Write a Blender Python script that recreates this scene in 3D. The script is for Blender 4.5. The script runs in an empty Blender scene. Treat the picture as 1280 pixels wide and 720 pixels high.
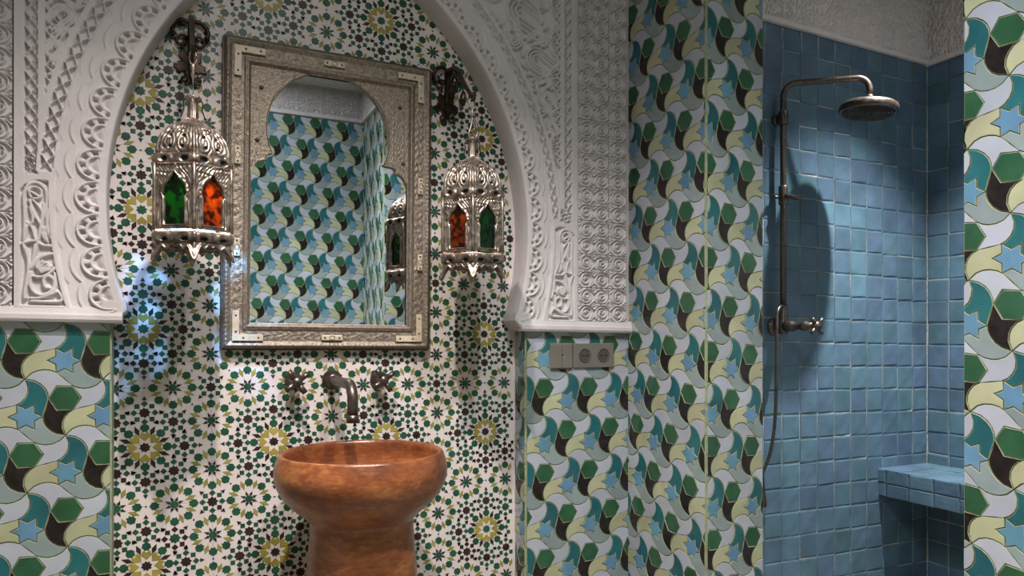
import bpy, bmesh, math, random
import numpy as np
from mathutils import Matrix, Vector
random.seed(7); np.random.seed(7)
PI = math.pi
C = bpy.context.scene.collection
H = 1.15                                   # camera height; wall drawings below use z relative to the eye, H is added when built

# ------------------------------------------------------------------ camera, world, lights, exposure
cam = bpy.data.objects.new('camera', bpy.data.cameras.new('camera')); C.objects.link(cam)
cam.location = (0, 0, H); cam.rotation_euler = (PI/2, 0, math.radians(-25.23))
cam.data.sensor_width = 36; cam.data.lens = 900/1280*36; cam.data.shift_y = 60/1280; cam.data.clip_start = 0.02
bpy.context.scene.camera = cam
w = bpy.data.worlds.new('world'); bpy.context.scene.world = w; w.use_nodes = True
w.node_tree.nodes['Background'].inputs[0].default_value = (.75, .85, 1, 1)
w.node_tree.nodes['Background'].inputs[1].default_value = .15

def spot(name, loc, target, energy, angle, blend, color, radius):
    l = bpy.data.lights.new(name, 'SPOT'); l.energy = energy; l.spot_size = math.radians(angle); l.spot_blend = blend
    l.color = color; l.shadow_soft_size = radius
    o = bpy.data.objects.new(name, l); C.objects.link(o); o.location = loc
    o.rotation_euler = (Vector(target)-Vector(loc)).to_track_quat('-Z', 'Y').to_euler()
    return o
WARM = (1, .91, .84); COOL = (.97, .97, 1)
spot('ceiling_spot_basin', (.17, 1.0, 2.58), (.20, 1.02, 0), 190, 119, 1.0, WARM, .025)
spot('ceiling_spot_room', (.62, .62, 2.58), (.85, .80, 0), 130, 120, 1.0, COOL, .04)
spot('ceiling_spot_shower', (2.51, 1.555, 2.76), (2.49, 1.58, 0), 500, 82, .95, (1, .96, .92), .022)
def area(name, loc, size, energy, color):
    l = bpy.data.lights.new(name, 'AREA'); l.energy = energy; l.size = size; l.color = color
    o = bpy.data.objects.new(name, l); C.objects.link(o); o.location = loc
    return o
area('room_fill', (.25, .45, 2.6), .5, 12.5, (.95, .96, 1))  # added soft fill that lifts the plaster, no fixture stands here
area('shower_fill', (2.5, 1.30, 2.77), .4, 2.5, (1, .97, .95))  # added fill to brighten the shower frieze, not a real lamp
vs = bpy.context.scene.view_settings
vs.view_transform = 'Standard'; vs.look = 'None'; vs.exposure = 0; vs.gamma = 1; vs.use_curve_mapping = False

# ------------------------------------------------------------------ materials
def new_mat(name):
    m = bpy.data.materials.new(name); m.use_nodes = True
    return m, m.node_tree, m.node_tree.nodes['Principled BSDF']
def lin(c):
    c = c/255
    return c/12.92 if c <= .04045 else ((c+.055)/1.055)**2.4
def rgb(r, g, b): return (lin(r), lin(g), lin(b), 1)
def material(name, col, rough=.4, metal=0, var=.15, scale=30, bump=.0, bscale=60, rvar=0, spec=.5, objvar=0, coat=0, col2=None, detail=3):
    m, nt, p = new_mat(name); N = nt.nodes; L = nt.links
    p.inputs['Roughness'].default_value = rough; p.inputs['Metallic'].default_value = metal
    p.inputs['Specular IOR Level'].default_value = spec; p.inputs['Coat Weight'].default_value = coat
    p.inputs['Coat Roughness'].default_value = .08
    tc = N.new('ShaderNodeTexCoord'); nz = N.new('ShaderNodeTexNoise'); nz.inputs['Scale'].default_value = scale; nz.inputs['Detail'].default_value = detail
    geo = N.new('ShaderNodeNewGeometry'); L.new(geo.outputs['Position'], nz.inputs['Vector'])
    if col2 is None: col2 = tuple(c*(1-var*2) for c in col[:3])+(1,)
    mix = N.new('ShaderNodeMix'); mix.data_type = 'RGBA'
    mix.inputs[6].default_value = col2; mix.inputs[7].default_value = tuple(min(1, c*(1+var*.5)) for c in col[:3])+(1,)
    rmp = N.new('ShaderNodeMapRange'); rmp.inputs[1].default_value = .3; rmp.inputs[2].default_value = .7
    L.new(nz.outputs['Fac'], rmp.inputs[0]); L.new(rmp.outputs[0], mix.inputs[0])
    out = mix.outputs[2]
    if objvar:
        oi = N.new('ShaderNodeObjectInfo'); hs = N.new('ShaderNodeHueSaturation')
        mr = N.new('ShaderNodeMapRange'); mr.inputs[3].default_value = 1-objvar; mr.inputs[4].default_value = 1+objvar
        L.new(oi.outputs['Random'], mr.inputs[0]); L.new(mr.outputs[0], hs.inputs['Value'])
        mu = N.new('ShaderNodeMath'); mu.operation = 'MULTIPLY'; mu.inputs[1].default_value = 7.31
        fr = N.new('ShaderNodeMath'); fr.operation = 'FRACT'
        m2 = N.new('ShaderNodeMapRange'); m2.inputs[3].default_value = .5-objvar*.13; m2.inputs[4].default_value = .5+objvar*.13
        L.new(oi.outputs['Random'], mu.inputs[0]); L.new(mu.outputs[0], fr.inputs[0]); L.new(fr.outputs[0], m2.inputs[0]); L.new(m2.outputs[0], hs.inputs['Hue'])
        L.new(out, hs.inputs['Color']); out = hs.outputs[0]
    L.new(out, p.inputs['Base Color'])
    if bump:
        n2 = N.new('ShaderNodeTexNoise'); n2.inputs['Scale'].default_value = bscale; n2.inputs['Detail'].default_value = 2
        L.new(geo.outputs['Position'], n2.inputs['Vector'])
        b = N.new('ShaderNodeBump'); b.inputs['Strength'].default_value = 1; b.inputs['Distance'].default_value = bump
        L.new(n2.outputs['Fac'], b.inputs['Height']); L.new(b.outputs[0], p.inputs['Normal'])
    if rvar:
        m3 = N.new('ShaderNodeMapRange'); m3.inputs[3].default_value = rough-rvar; m3.inputs[4].default_value = rough+rvar
        L.new(nz.outputs['Fac'], m3.inputs[0]); L.new(m3.outputs[0], p.inputs['Roughness'])
    return m
G = dict(rough=.2, rvar=.06, bump=.0009, bscale=28, objvar=.1)
M = {
 'plaster': material('plaster', rgb(212, 205, 205), .85, var=.05, scale=9, bump=.0006, bscale=220),
 'plaster_plain': material('plaster_plain', rgb(205, 200, 196), .9, var=.05, scale=6, bump=.0005, bscale=150),
 'ceiling': material('ceiling_paint', rgb(205, 203, 200), .9, var=.03),
 'floor': material('floor_stone', rgb(120, 116, 108), .5, var=.15, scale=6),
 'grout': material('grout', rgb(150, 158, 128), .85, var=.12, scale=40, bump=.0006, bscale=200),
 'clay': material('clay_edge', rgb(166, 172, 136), .7, var=.12, scale=60),
 'hexagon': material('glaze_green', rgb(50, 94, 66), var=.16, scale=14, **G),
 'black': material('glaze_black', rgb(40, 33, 34), var=.25, scale=40, **G),
 'white': material('glaze_white', rgb(178, 182, 194), var=.05, scale=14, **G),
 'teal': material('glaze_teal', rgb(42, 102, 109), var=.14, scale=14, **G),
 'cream': material('glaze_cream', rgb(180, 180, 146), var=.08, scale=14, **G),
 'sage': material('glaze_sage', rgb(142, 156, 157), var=.08, scale=14, **G),
 'star': material('glaze_blue', rgb(102, 145, 174), var=.1, scale=14, **G),
 'z_white': material('zellige_white', rgb(226, 214, 210), .42, spec=.3, var=.05, scale=12, bump=.0002, bscale=60),
 'z_green': material('zellige_green', rgb(44, 90, 68), .36, spec=.3, var=.22, scale=30),
 'z_dark': material('zellige_dark', rgb(58, 45, 43), .36, spec=.3, var=.25, scale=30),
 'z_olive': material('zellige_olive', rgb(158, 150, 82), .38, spec=.3, var=.15, scale=30),
 'z_yellow': material('zellige_yellow', rgb(166, 152, 72), .38, spec=.3, var=.18, scale=18),
 'blue': material('shower_blue_glaze', rgb(82, 107, 128), .30, spec=.35, var=.14, scale=11, bump=.0016, bscale=17, rvar=.05, objvar=.13, col2=rgb(72, 96, 111)),
 'blue_grout': material('shower_grout', rgb(168, 172, 168), .9, var=.2, scale=60),
 'basin': None,
 'bronze': material('dark_bronze', rgb(108, 98, 92), .36, .85, var=.2, scale=60, rvar=.08),
 'silver': material('tarnished_silver', rgb(166, 153, 142), .42, .9, var=.3, scale=70, rvar=.1, col2=rgb(104, 92, 84)),
 'frame': material('worn_embossed_metal', rgb(156, 143, 129), .46, .62, var=.3, scale=120, rvar=.08, bump=.0016, bscale=300, col2=rgb(118, 106, 95), detail=4),
 'frame_dark': material('dark_frame_edge', rgb(92, 78, 68), .5, .5, var=.3, scale=60),
 'bone': material('bone_plate', rgb(214, 198, 174), .45, var=.12, scale=80),
 'rivet': material('rivet', rgb(120, 108, 96), .35, .9, var=.2),
 'iron': material('aged_brass', rgb(74, 58, 48), .38, .8, var=.35, scale=60, rvar=.08),
 'socket': material('socket_plate', rgb(136, 130, 122), .42, .35, var=.06, scale=15),
 'socket_dark': material('socket_insert', rgb(84, 80, 76), .45, .1, var=.05),
 'hole': material('dark_hole', rgb(18, 17, 17), .7, var=.05),
}
def basin_mat():
    m, nt, p = new_mat('burnished_clay'); N = nt.nodes; L = nt.links
    geo = N.new('ShaderNodeNewGeometry'); mp = N.new('ShaderNodeMapping'); mp.inputs['Scale'].default_value = (4, 4, 9)
    n1 = N.new('ShaderNodeTexNoise'); n1.inputs['Scale'].default_value = 1.6; n1.inputs['Detail'].default_value = 6; n1.inputs['Roughness'].default_value = .62
    n2 = N.new('ShaderNodeTexNoise'); n2.inputs['Scale'].default_value = 14; n2.inputs['Detail'].default_value = 5
    L.new(geo.outputs['Position'], mp.inputs[0]); L.new(mp.outputs[0], n1.inputs[0]); L.new(mp.outputs[0], n2.inputs[0])
    r = N.new('ShaderNodeValToRGB'); e = r.color_ramp.elements
    e[0].position = .30; e[0].color = rgb(74, 40, 26); e[1].position = .72; e[1].color = rgb(198, 130, 74)
    k = e.new(.5); k.color = rgb(140, 79, 45)
    mx = N.new('ShaderNodeMix'); mx.data_type = 'FLOAT'; mx.inputs[0].default_value = .28
    L.new(n1.outputs['Fac'], mx.inputs[2]); L.new(n2.outputs['Fac'], mx.inputs[3]); L.new(mx.outputs[0], r.inputs[0])
    L.new(r.outputs[0], p.inputs['Base Color']); p.inputs['Roughness'].default_value = .33; p.inputs['Coat Weight'].default_value = .25; p.inputs['Coat Roughness'].default_value = .2
    b = N.new('ShaderNodeBump'); b.inputs['Distance'].default_value = .0009; L.new(n2.outputs['Fac'], b.inputs['Height']); L.new(b.outputs[0], p.inputs['Normal'])
    return m
M['basin'] = basin_mat()
def mirror_mat():
    m, nt, p = new_mat('mirror_glass'); p.inputs['Base Color'].default_value = (.80, .86, .86, 1); p.inputs['Metallic'].default_value = 1; p.inputs['Roughness'].default_value = .0
    return m
M['mirror'] = mirror_mat()
def glass_mat(name, col, dark, opaque=.75):
    # mottled coloured lantern glass that lets tinted light through
    m = bpy.data.materials.new(name); m.use_nodes = True; nt = m.node_tree; N = nt.nodes; L = nt.links; N.clear()
    out = N.new('ShaderNodeOutputMaterial'); tr = N.new('ShaderNodeBsdfTransparent'); di = N.new('ShaderNodeBsdfTranslucent'); gl = N.new('ShaderNodeBsdfGlossy')
    df = N.new('ShaderNodeBsdfDiffuse'); gl.inputs['Roughness'].default_value = .12
    geo = N.new('ShaderNodeNewGeometry'); nz = N.new('ShaderNodeTexNoise'); nz.inputs['Scale'].default_value = 60; nz.inputs['Detail'].default_value = 1
    L.new(geo.outputs['Position'], nz.inputs[0])
    r = N.new('ShaderNodeValToRGB'); r.color_ramp.elements[0].position = .40; r.color_ramp.elements[0].color = dark; r.color_ramp.elements[1].position = .58; r.color_ramp.elements[1].color = col
    L.new(nz.outputs['Fac'], r.inputs[0])
    for n in (tr, di, df): L.new(r.outputs[0], n.inputs['Color'])
    a = N.new('ShaderNodeMixShader'); a.inputs[0].default_value = opaque; L.new(tr.outputs[0], a.inputs[1]); L.new(di.outputs[0], a.inputs[2])
    a2 = N.new('ShaderNodeMixShader'); a2.inputs[0].default_value = .18; L.new(a.outputs[0], a2.inputs[1]); L.new(df.outputs[0], a2.inputs[2])
    b = N.new('ShaderNodeMixShader'); b.inputs[0].default_value = .04; L.new(a2.outputs[0], b.inputs[1]); L.new(gl.outputs[0], b.inputs[2])
    L.new(b.outputs[0], out.inputs[0])
    return m
M['glass_green'] = glass_mat('green_glass', rgb(10, 66, 16), rgb(3, 26, 6))
M['glass_orange'] = glass_mat('orange_glass', rgb(120, 66, 22), rgb(52, 24, 8))
M['glass_blue'] = glass_mat('blue_glass', rgb(165, 212, 255), rgb(6, 16, 60), .04)

# ------------------------------------------------------------------ helpers
def link(o, parent=None, label=None, cat=None, group=None, kind=None):
    C.objects.link(o)
    if parent: o.parent = parent
    if label: o['label'] = label
    if cat: o['category'] = cat
    if group: o['group'] = group
    if kind: o['kind'] = kind
    return o
def empty(name, loc, label, cat, group=None, rz=0):
    o = bpy.data.objects.new(name, None); o.location = loc; o.rotation_euler = (0, 0, rz); o.empty_display_size = .05
    return link(o, None, label, cat, group)
def mesh_obj(name, me, mats, parent=None, smooth=False, **k):
    if not isinstance(mats, (list, tuple)): mats = [mats]
    for m in mats: me.materials.append(m)
    if smooth: me.polygons.foreach_set('use_smooth', [True]*len(me.polygons))
    o = bpy.data.objects.new(name, me)
    return link(o, parent, **k)
def pydata(name, v, f, mi=None):
    me = bpy.data.meshes.new(name); me.from_pydata([tuple(p) for p in v], [], f)
    if mi is not None: me.polygons.foreach_set('material_index', mi)
    me.update(); return me
def grid_me(name, P, mask=None, wrap=False):
    """quad mesh from an (n,m,3) array of points; mask (n-1,m-1) keeps cells"""
    n, m = P.shape[:2]; idx = np.arange(n*m).reshape(n, m)
    if wrap: idx = np.concatenate([idx, idx[:, :1]], 1)
    q = np.stack([idx[:-1, :-1], idx[:-1, 1:], idx[1:, 1:], idx[1:, :-1]], -1)
    q = q[mask] if mask is not None else q.reshape(-1, 4)
    q = q.reshape(-1, 4)
    used = np.zeros(n*m, bool); used[q.ravel()] = True
    remap = np.cumsum(used)-1; V = P.reshape(-1, 3)[used]; q = remap[q]
    me = bpy.data.meshes.new(name)
    me.vertices.add(len(V)); me.vertices.foreach_set('co', V.astype(np.float32).ravel())
    me.loops.add(q.size); me.loops.foreach_set('vertex_index', q.astype(np.int32).ravel())
    me.polygons.add(len(q)); me.polygons.foreach_set('loop_start', np.arange(0, q.size, 4, dtype=np.int32))
    me.polygons.foreach_set('use_smooth', np.ones(len(q), bool))
    me.update(calc_edges=True); me.validate()
    return me
def bm_me(name, bm):
    me = bpy.data.meshes.new(name); bmesh.ops.recalc_face_normals(bm, faces=bm.faces[:]); bm.to_mesh(me); bm.free(); return me
def box_bm(bm, c, s, bev=0, seg=2):
    r = bmesh.ops.create_cube(bm, size=1); vs_ = r['verts']
    for v in vs_: v.co = Vector((c[0]+v.co.x*s[0], c[1]+v.co.y*s[1], c[2]+v.co.z*s[2]))
    if bev:
        es = list({e for v in vs_ for e in v.link_edges})
        bmesh.ops.bevel(bm, geom=es, offset=bev, segments=seg, affect='EDGES', profile=.5)
def box(name, c, s, mat, parent=None, bev=0, **k):
    bm = bmesh.new(); box_bm(bm, c, s, bev); return mesh_obj(name, bm_me(name, bm), mat, parent, **k)
def lathe_pts(prof, n=48):
    a = np.linspace(0, 2*PI, n, endpoint=False); pr = np.array(prof, float)
    return np.stack([pr[:, 0:1]*np.cos(a), pr[:, 0:1]*np.sin(a), np.repeat(pr[:, 1:2], n, 1)], -1)
def lathe(name, prof, mat, parent=None, n=48, mtx=None, **k):
    P = lathe_pts(prof, n); me = grid_me(name, P[:, ::-1], wrap=True)
    if mtx is not None: me.transform(mtx)
    return mesh_obj(name, me, mat, parent, **k)
def smooth_path(pts, n=8):
    pts = [Vector(p) for p in pts]; out = []
    for i in range(len(pts)-1):
        p0 = pts[max(i-1, 0)]; p1 = pts[i]; p2 = pts[i+1]; p3 = pts[min(i+2, len(pts)-1)]
        for k in range(n):
            t = k/n
            out.append(.5*((2*p1)+(p2-p0)*t+(2*p0-5*p1+4*p2-p3)*t*t+(3*p1-p0-3*p2+p3)*t**3))
    out.append(pts[-1]); return out
def tube_pts(path, r, n=12):
    path = [Vector(p) for p in path]; rs = r if hasattr(r, '__len__') else [r]*len(path)
    rows = []; T = (path[1]-path[0]).normalized(); ref = Vector((0, 0, 1)) if abs(T.z) < .9 else Vector((1, 0, 0))
    U = T.cross(ref).normalized()
    for i, p in enumerate(path):
        T = (path[min(i+1, len(path)-1)]-path[max(i-1, 0)]).normalized()
        U = (U-T*U.dot(T)).normalized(); V = T.cross(U)
        rows.append([p+(U*math.cos(a)+V*math.sin(a))*rs[i] for a in [2*PI*k/n for k in range(n)]])
    rows = [[path[0]]*n]+rows+[[path[-1]]*n]
    return np.array([[tuple(q) for q in r_] for r_ in rows])
def join_grids(name, Ps):
    vs_ = []; fs = []
    for P in Ps:
        n, m = P.shape[:2]; b = len(vs_); vs_ += [tuple(x) for x in P.reshape(-1, 3)]
        for i in range(n-1):
            for j in range(m): fs.append((b+i*m+j, b+i*m+(j+1) % m, b+(i+1)*m+(j+1) % m, b+(i+1)*m+j))
    me = pydata(name, vs_, fs); me.validate(); return me
def tube(name, path, r, mat, parent=None, n=12, **k):
    return mesh_obj(name, join_grids(name, [tube_pts(path, r, n)]), mat, parent, smooth=True, **k)
def tubes(name, lst, mat, parent=None, n=10, **k):
    return mesh_obj(name, join_grids(name, [tube_pts(p, r, n) for p, r in lst]), mat, parent, smooth=True, **k)
def basis(o, eu, ev, n):
    eu, ev, n = Vector(eu), Vector(ev), Vector(n)
    return Matrix(((eu.x, ev.x, n.x, o[0]), (eu.y, ev.y, n.y, o[1]), (eu.z, ev.z, n.z, o[2]), (0, 0, 0, 1)))
UP = (0, 0, 1)
def struct(name, bm_or_me, mat, **k):
    me = bm_or_me if isinstance(bm_or_me, bpy.types.Mesh) else bm_me(name, bm_or_me)
    return mesh_obj(name, me, mat, None, kind='structure', **k)

# 2-D polygon pieces -------------------------------------------------
def clip_rect(poly, r):
    x0, x1, y0, y1 = r
    for ax, lim, sg in ((0, x0, 1), (0, x1, -1), (1, y0, 1), (1, y1, -1)):
        out = []
        for i in range(len(poly)):
            a = poly[i-1]; b = poly[i]; ia = (a[ax]-lim)*sg >= 0; ib = (b[ax]-lim)*sg >= 0
            if ia != ib:
                t = (lim-a[ax])/(b[ax]-a[ax]); out.append((a[0]+t*(b[0]-a[0]), a[1]+t*(b[1]-a[1])))
            if ib: out.append(b)
        poly = out
        if len(poly) < 3: return []
    res = []
    for p in poly:
        if not res or math.hypot(p[0]-res[-1][0], p[1]-res[-1][1]) > 1e-5: res.append(p)
    if len(res) > 1 and math.hypot(res[0][0]-res[-1][0], res[0][1]-res[-1][1]) < 1e-5: res.pop()
    return res
def parea(p): return .5*sum(p[i-1][0]*p[i][1]-p[i][0]*p[i-1][1] for i in range(len(p)))
def inset(poly, d):
    n = len(poly); out = []
    for i in range(n):
        a, b, c = poly[i-1], poly[i], poly[(i+1) % n]
        e1 = (b[0]-a[0], b[1]-a[1]); e2 = (c[0]-b[0], c[1]-b[1])
        l1 = math.hypot(*e1) or 1; l2 = math.hypot(*e2) or 1
        n1 = (-e1[1]/l1, e1[0]/l1); n2 = (-e2[1]/l2, e2[0]/l2)
        m = (n1[0]+n2[0], n1[1]+n2[1]); q = m[0]*m[0]+m[1]*m[1]
        k = min(2/q, 1.8) if q > 1e-6 else 1
        out.append((b[0]+m[0]*k*d, b[1]+m[1]*k*d))
    return out
def piece_me(name, poly, h, bev=.0008, base=0.0):
    """extruded tile: glazed top (material 0), bevel and sides (material 1)"""
    if parea(poly) < 0: poly = poly[::-1]
    n = len(poly); top = inset(poly, bev)
    v = [(x, y, base) for x, y in poly]+[(x, y, h-bev*.6) for x, y in poly]+[(x, y, h) for x, y in top]
    f = [tuple(range(2*n, 3*n))]; mi = [0]
    for i in range(n):
        j = (i+1) % n; f += [(i, j, n+j, n+i), (n+i, n+j, 2*n+j, 2*n+i)]; mi += [1, 1]
    return pydata(name, v, f, mi)

# ------------------------------------------------------------------ interlocking bird-tile pattern (hexagon + star cell)
def edge_curve(P, Q, n=6):
    P = np.array(P); Q = np.array(Q); d = Q-P; nrm = np.array([-d[1], d[0]]); R = .25/math.sin(PI/3); pts = []
    for i in range(2*n+1):
        t = i/(2*n); s = (t if t <= .5 else t-.5)-.25
        y = math.sqrt(max(R*R-s*s, 0))-R*math.cos(PI/3)
        pts.append(P+d*t+nrm*(y if t <= .5 else -y))
    return pts
def bird_pieces():
    s3 = math.sqrt(3)/2; out = []
    def arms(V, corners, a0, cols):                 # V: 3 triangle vertices counter-clockwise, arm i sits at vertex i
        cen = sum(np.array(v) for v in V)/3
        E = [edge_curve(V[i], V[(i+1) % 3]) for i in range(3)]
        def near(E_, p): return min(range(len(E_)), key=lambda k: np.hypot(*(E_[k]-p)))
        nc = len(corners)
        for i in range(3):
            # the arm lies between the two dividing corners whose angles flank its vertex
            av = math.degrees(math.atan2(*(np.array(V[i])-cen)[::-1])) % 360
            div = [(a0+120*k) % 360 for k in range(3)]
            lo = max(div, key=lambda a: -((av-a) % 360)); hi = (lo+120) % 360
            step = 360/nc
            ks = [k for k in range(nc)]
            ca = [(math.degrees(math.atan2(*(c-cen)[::-1])) % 360) for c in corners]
            seq = sorted([k for k in ks if ((ca[k]-lo+1) % 360) <= 122], key=lambda k: (ca[k]-lo+1) % 360)
            inner = [corners[k] for k in seq]      # from lo to hi, counter-clockwise
            Ein = E[(i-1) % 3]; Eout = E[i]        # ... -> vertex -> ...
            kl = near(Ein, inner[0]); kh = near(Eout, inner[-1])
            Ei = Ein[kl:]; Eo = Eout[1:kh+1]
            if np.hypot(*(Ei[0]-inner[0])) < .05: Ei = Ei[1:]
            if np.hypot(*(Eo[-1]-inner[-1])) < .05: Eo = Eo[:-1]
            poly = Ei+Eo+inner[::-1]
            out.append((cols[i], [tuple(p) for p in poly], tuple(cen)))
    # downward triangle with the hexagon
    V = [(0, 0), (.5, -s3), (1, 0)]; cen = np.array((.5, -s3/3)); r = .212
    hexa = [cen+r*np.array((math.cos(k*PI/3), math.sin(k*PI/3))) for k in range(6)]
    out.append(('hexagon', [tuple(p) for p in hexa], tuple(cen)))
    arms(V, hexa, 60, ['white', 'black', 'white'])
    V = [(1, 0), (.5, -s3), (1.5, -s3)]; cen = np.array((1, -2*s3/3)); r = .216
    star = [cen+(r if k % 2 == 0 else r*.577)*np.array((math.cos(k*PI/6), math.sin(k*PI/6))) for k in range(12)]
    out.append(('star', [tuple(p) for p in star], tuple(cen)))
    arms(V, star, 0, ['teal', 'cream', 'sage'])
    return out
BIRD = bird_pieces()
NAMES = {'hexagon': 'hexagon_tile', 'star': 'star_tile', 'white': 'white_curved_tile', 'black': 'black_curved_tile', 'teal': 'teal_curved_tile', 'cream': 'cream_curved_tile', 'sage': 'grey_curved_tile'}
def bird_wall(wall, frame, O, a1, row, rect, h=.005, limit=None):
    """tiles on a plane: frame = basis of the plane, lattice given in plane units (u right, v up relative to the eye)"""
    O = np.array(O); a1 = np.array(a1); up = -np.array(row)/(math.sqrt(3)/2)
    def mp(p): return a1*p[0]+up*p[1]
    protos = []
    for key, poly, cen in BIRD:
        c = mp(cen); pl = [tuple(mp(p)-c) for p in poly]
        if parea(pl) < 0: pl = pl[::-1]
        pl = inset(pl, .0010)
        me = piece_me(NAMES[key], pl, h); me.materials.append(M[key]); me.materials.append(M['clay'])
        xs = [p[0] for p in pl]; ys = [p[1] for p in pl]
        protos.append((key, pl, c, me, (min(xs), max(xs), min(ys), max(ys))))
    x0, x1, y0, y1 = rect; cnt = 0
    for j in range(-24, 25):
        for i in range(-24, 25):
            base = O+a1*(i+(.5 if j % 2 else 0))+np.array(row)*j
            for key, pl, c, me, bb in protos:
                q = base+c
                if q[0]+bb[1] < x0 or q[0]+bb[0] > x1 or q[1]+bb[3] < y0 or q[1]+bb[2] > y1: continue
                inside = q[0]+bb[0] >= x0 and q[0]+bb[1] <= x1 and q[1]+bb[2] >= y0 and q[1]+bb[3] <= y1
                m = me
                if not inside:
                    pc = clip_rect([(q[0]+a, q[1]+b) for a, b in pl], rect)
                    if len(pc) < 3 or abs(parea(pc)) < 4e-5: continue
                    m = piece_me(NAMES[key], [(a-q[0], b-q[1]) for a, b in pc], h); m.materials.append(M[key]); m.materials.append(M['clay'])
                o = bpy.data.objects.new(NAMES[key], m)
                t = .011
                o.matrix_world = frame @ Matrix.Translation((q[0], q[1], random.uniform(-.0006, .0006))) @ Matrix.Rotation(random.uniform(-t, t), 4, 'X') @ Matrix.Rotation(random.uniform(-t, t), 4, 'Y')
                link(o, wall); cnt += 1
    return cnt

# ------------------------------------------------------------------ room shell
XL, XR, YF, YB, ZC = -1.3, 1.5, -.22, 2.0, 2.62
def slab(lst, bev=0):
    bm = bmesh.new()
    for (x0, x1, y0, y1, z0, z1) in lst: box_bm(bm, ((x0+x1)/2, (y0+y1)/2, (z0+z1)/2), (x1-x0, y1-y0, z1-z0), bev)
    return bm
struct('floor', slab([(XL-.2, 3.4, YF-.2, 2.4, -.1, 0)]), M['floor'], label='stone floor of the washroom')
struct('ceiling', slab([(XL-.2, 1.60, YF-.2, 2.4, ZC, ZC+.1)]), M['ceiling'], label='plain pale ceiling of the washroom')
ZS = 2.80
struct('ceiling_shower', slab([(1.60, 3.4, YF-.2, 2.4, ZS, ZS+.1)]), M['ceiling'], label='plain pale ceiling above the shower')
NX0, NX1, NY = -.134, .989, 2.075          # niche sides and back
wall_back = struct('wall_back', slab([(XL-.2, NX0, YB, 2.3, 0, H+.07), (NX1, 1.37, YB, 2.3, 0, H+.07)]), M['grout'], label='back wall with mosaic tile below carved plaster')
wall_niche = struct('wall_niche', slab([(NX0-.2, NX1+.2, NY, 2.3, 0, ZC)]), M['grout'], label='niche wall covered in small star mosaic behind the basin')
wall_pier_side = struct('wall_pier_side', slab([(1.37, 1.45, 1.614, 2.3, 0, ZC)]), M['grout'], label='left side of the tiled pier next to the shower')
wall_pier_front = struct('wall_pier_front', slab([(1.45, 1.577, 1.614, 2.17, 0, ZS)]), M['grout'], label='front of the tiled pier beside the shower opening')
wall_right = struct('wall_right', slab([(XR, 1.62, YF-.1, .958, 0, ZS)]), M['grout'], label='tiled right wall at the near edge of the shower opening')
struct('wall_lintel', slab([(1.5, 1.6, .958, 1.614, ZC-.02, ZS)]), M['plaster_plain'], label='plain lintel above the shower opening')
wall_front = struct('wall_front', slab([(XL-.2, 1.05, YF-.1, YF, 0, ZC)]), M['grout'], label='tiled wall behind the viewer seen in the mirror')
wall_front_pier = struct('wall_front_pier', slab([(1.05, XR, YF-.1, .234, 0, ZC)]), M['grout'], label='tiled corner pier behind the viewer seen in the mirror')
struct('wall_left', slab([(XL-.2, XL, YF, YB, 0, ZC)]), M['plaster_plain'], label='pale left wall outside the view')
SY, SX = 2.17, 3.12
wall_shower_back = struct('wall_shower_back', slab([(1.577, SX, SY, 2.3, 0, ZS)]), M['blue_grout'], label='blue tiled back wall of the shower')
wall_shower_side = struct('wall_shower_side', slab([(SX, 3.3, .86, 2.3, 0, ZS)]), M['blue_grout'], label='blue tiled right wall of the shower')
struct('wall_shower_front', slab([(1.62, SX, .86, .958, 0, ZS)]), M['blue_grout'], label='near wall of the shower hidden from view')

FA = basis((0, YB, H), (1, 0, 0), UP, (0, -1, 0))
bird_wall(wall_back, FA, (-.2337, .0301), (.1578, -.0043), (.002, -.1325), (-.92, NX0-.003, -.80, .05))
bird_wall(wall_back, FA, (1.0525, -.2512), (.1618, .0001), (.001, -.1334), (NX1+.002, 1.369, -.98, .05))
def FX(x): return basis((x, 0, H), (0, -1, 0), UP, (-1, 0, 0))            # planes facing -X: u = -Y
bird_wall(wall_pier_side, FX(1.37), (-1.863, .0228), (.1746, -.013), (.0031, -.134), (-1.995, -1.614, -.98, 1.26))
FC = basis((0, 1.614, H), (1, 0, 0), UP, (0, -1, 0))
bird_wall(wall_pier_front, FC, (1.4545, -.0045), (.1459, -.009), (.0025, -.1337), (1.370, 1.577, -.92, 1.26))
bird_wall(wall_right, FX(XR), (-.9542, .6606), (.169, -.0175), (.0015, -.1362), (-.958, -.62, -.80, 1.26))
bird_wall(wall_niche, FX(NX1), (-2.03, .02), (.158, -.002), (.002, -.1325), (-NY+.004, -YB, -.95, .03), h=.003)
FF = basis((0, YF, H), (-1, 0, 0), UP, (0, 1, 0))
bird_wall(wall_front, FF, (-.745, .36), (.155, .003), (.002, -.134), (-1.048, .02, .0, 1.28))
bird_wall(wall_front_pier, FX(1.05), (-.02, .42), (.155, .003), (.002, -.134), (-.234, .214, .0, 1.28))
FP = basis((0, .234, H), (-1, 0, 0), UP, (0, 1, 0))
bird_wall(wall_front_pier, FP, (-1.12, .37), (.155, .003), (.002, -.134), (-1.30, -1.05, .0, 1.28))
# pale vertical grout beads on the pier corners
for x, y in ((1.3665, 1.6105), (1.3665, 1.998), (1.576, 1.6115)):
    box('corner_joint', (x, y, 1.2), (.0032, .0032, 2.4), M['clay'], wall_pier_side if x < 1.5 else wall_pier_front, .001)

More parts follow.
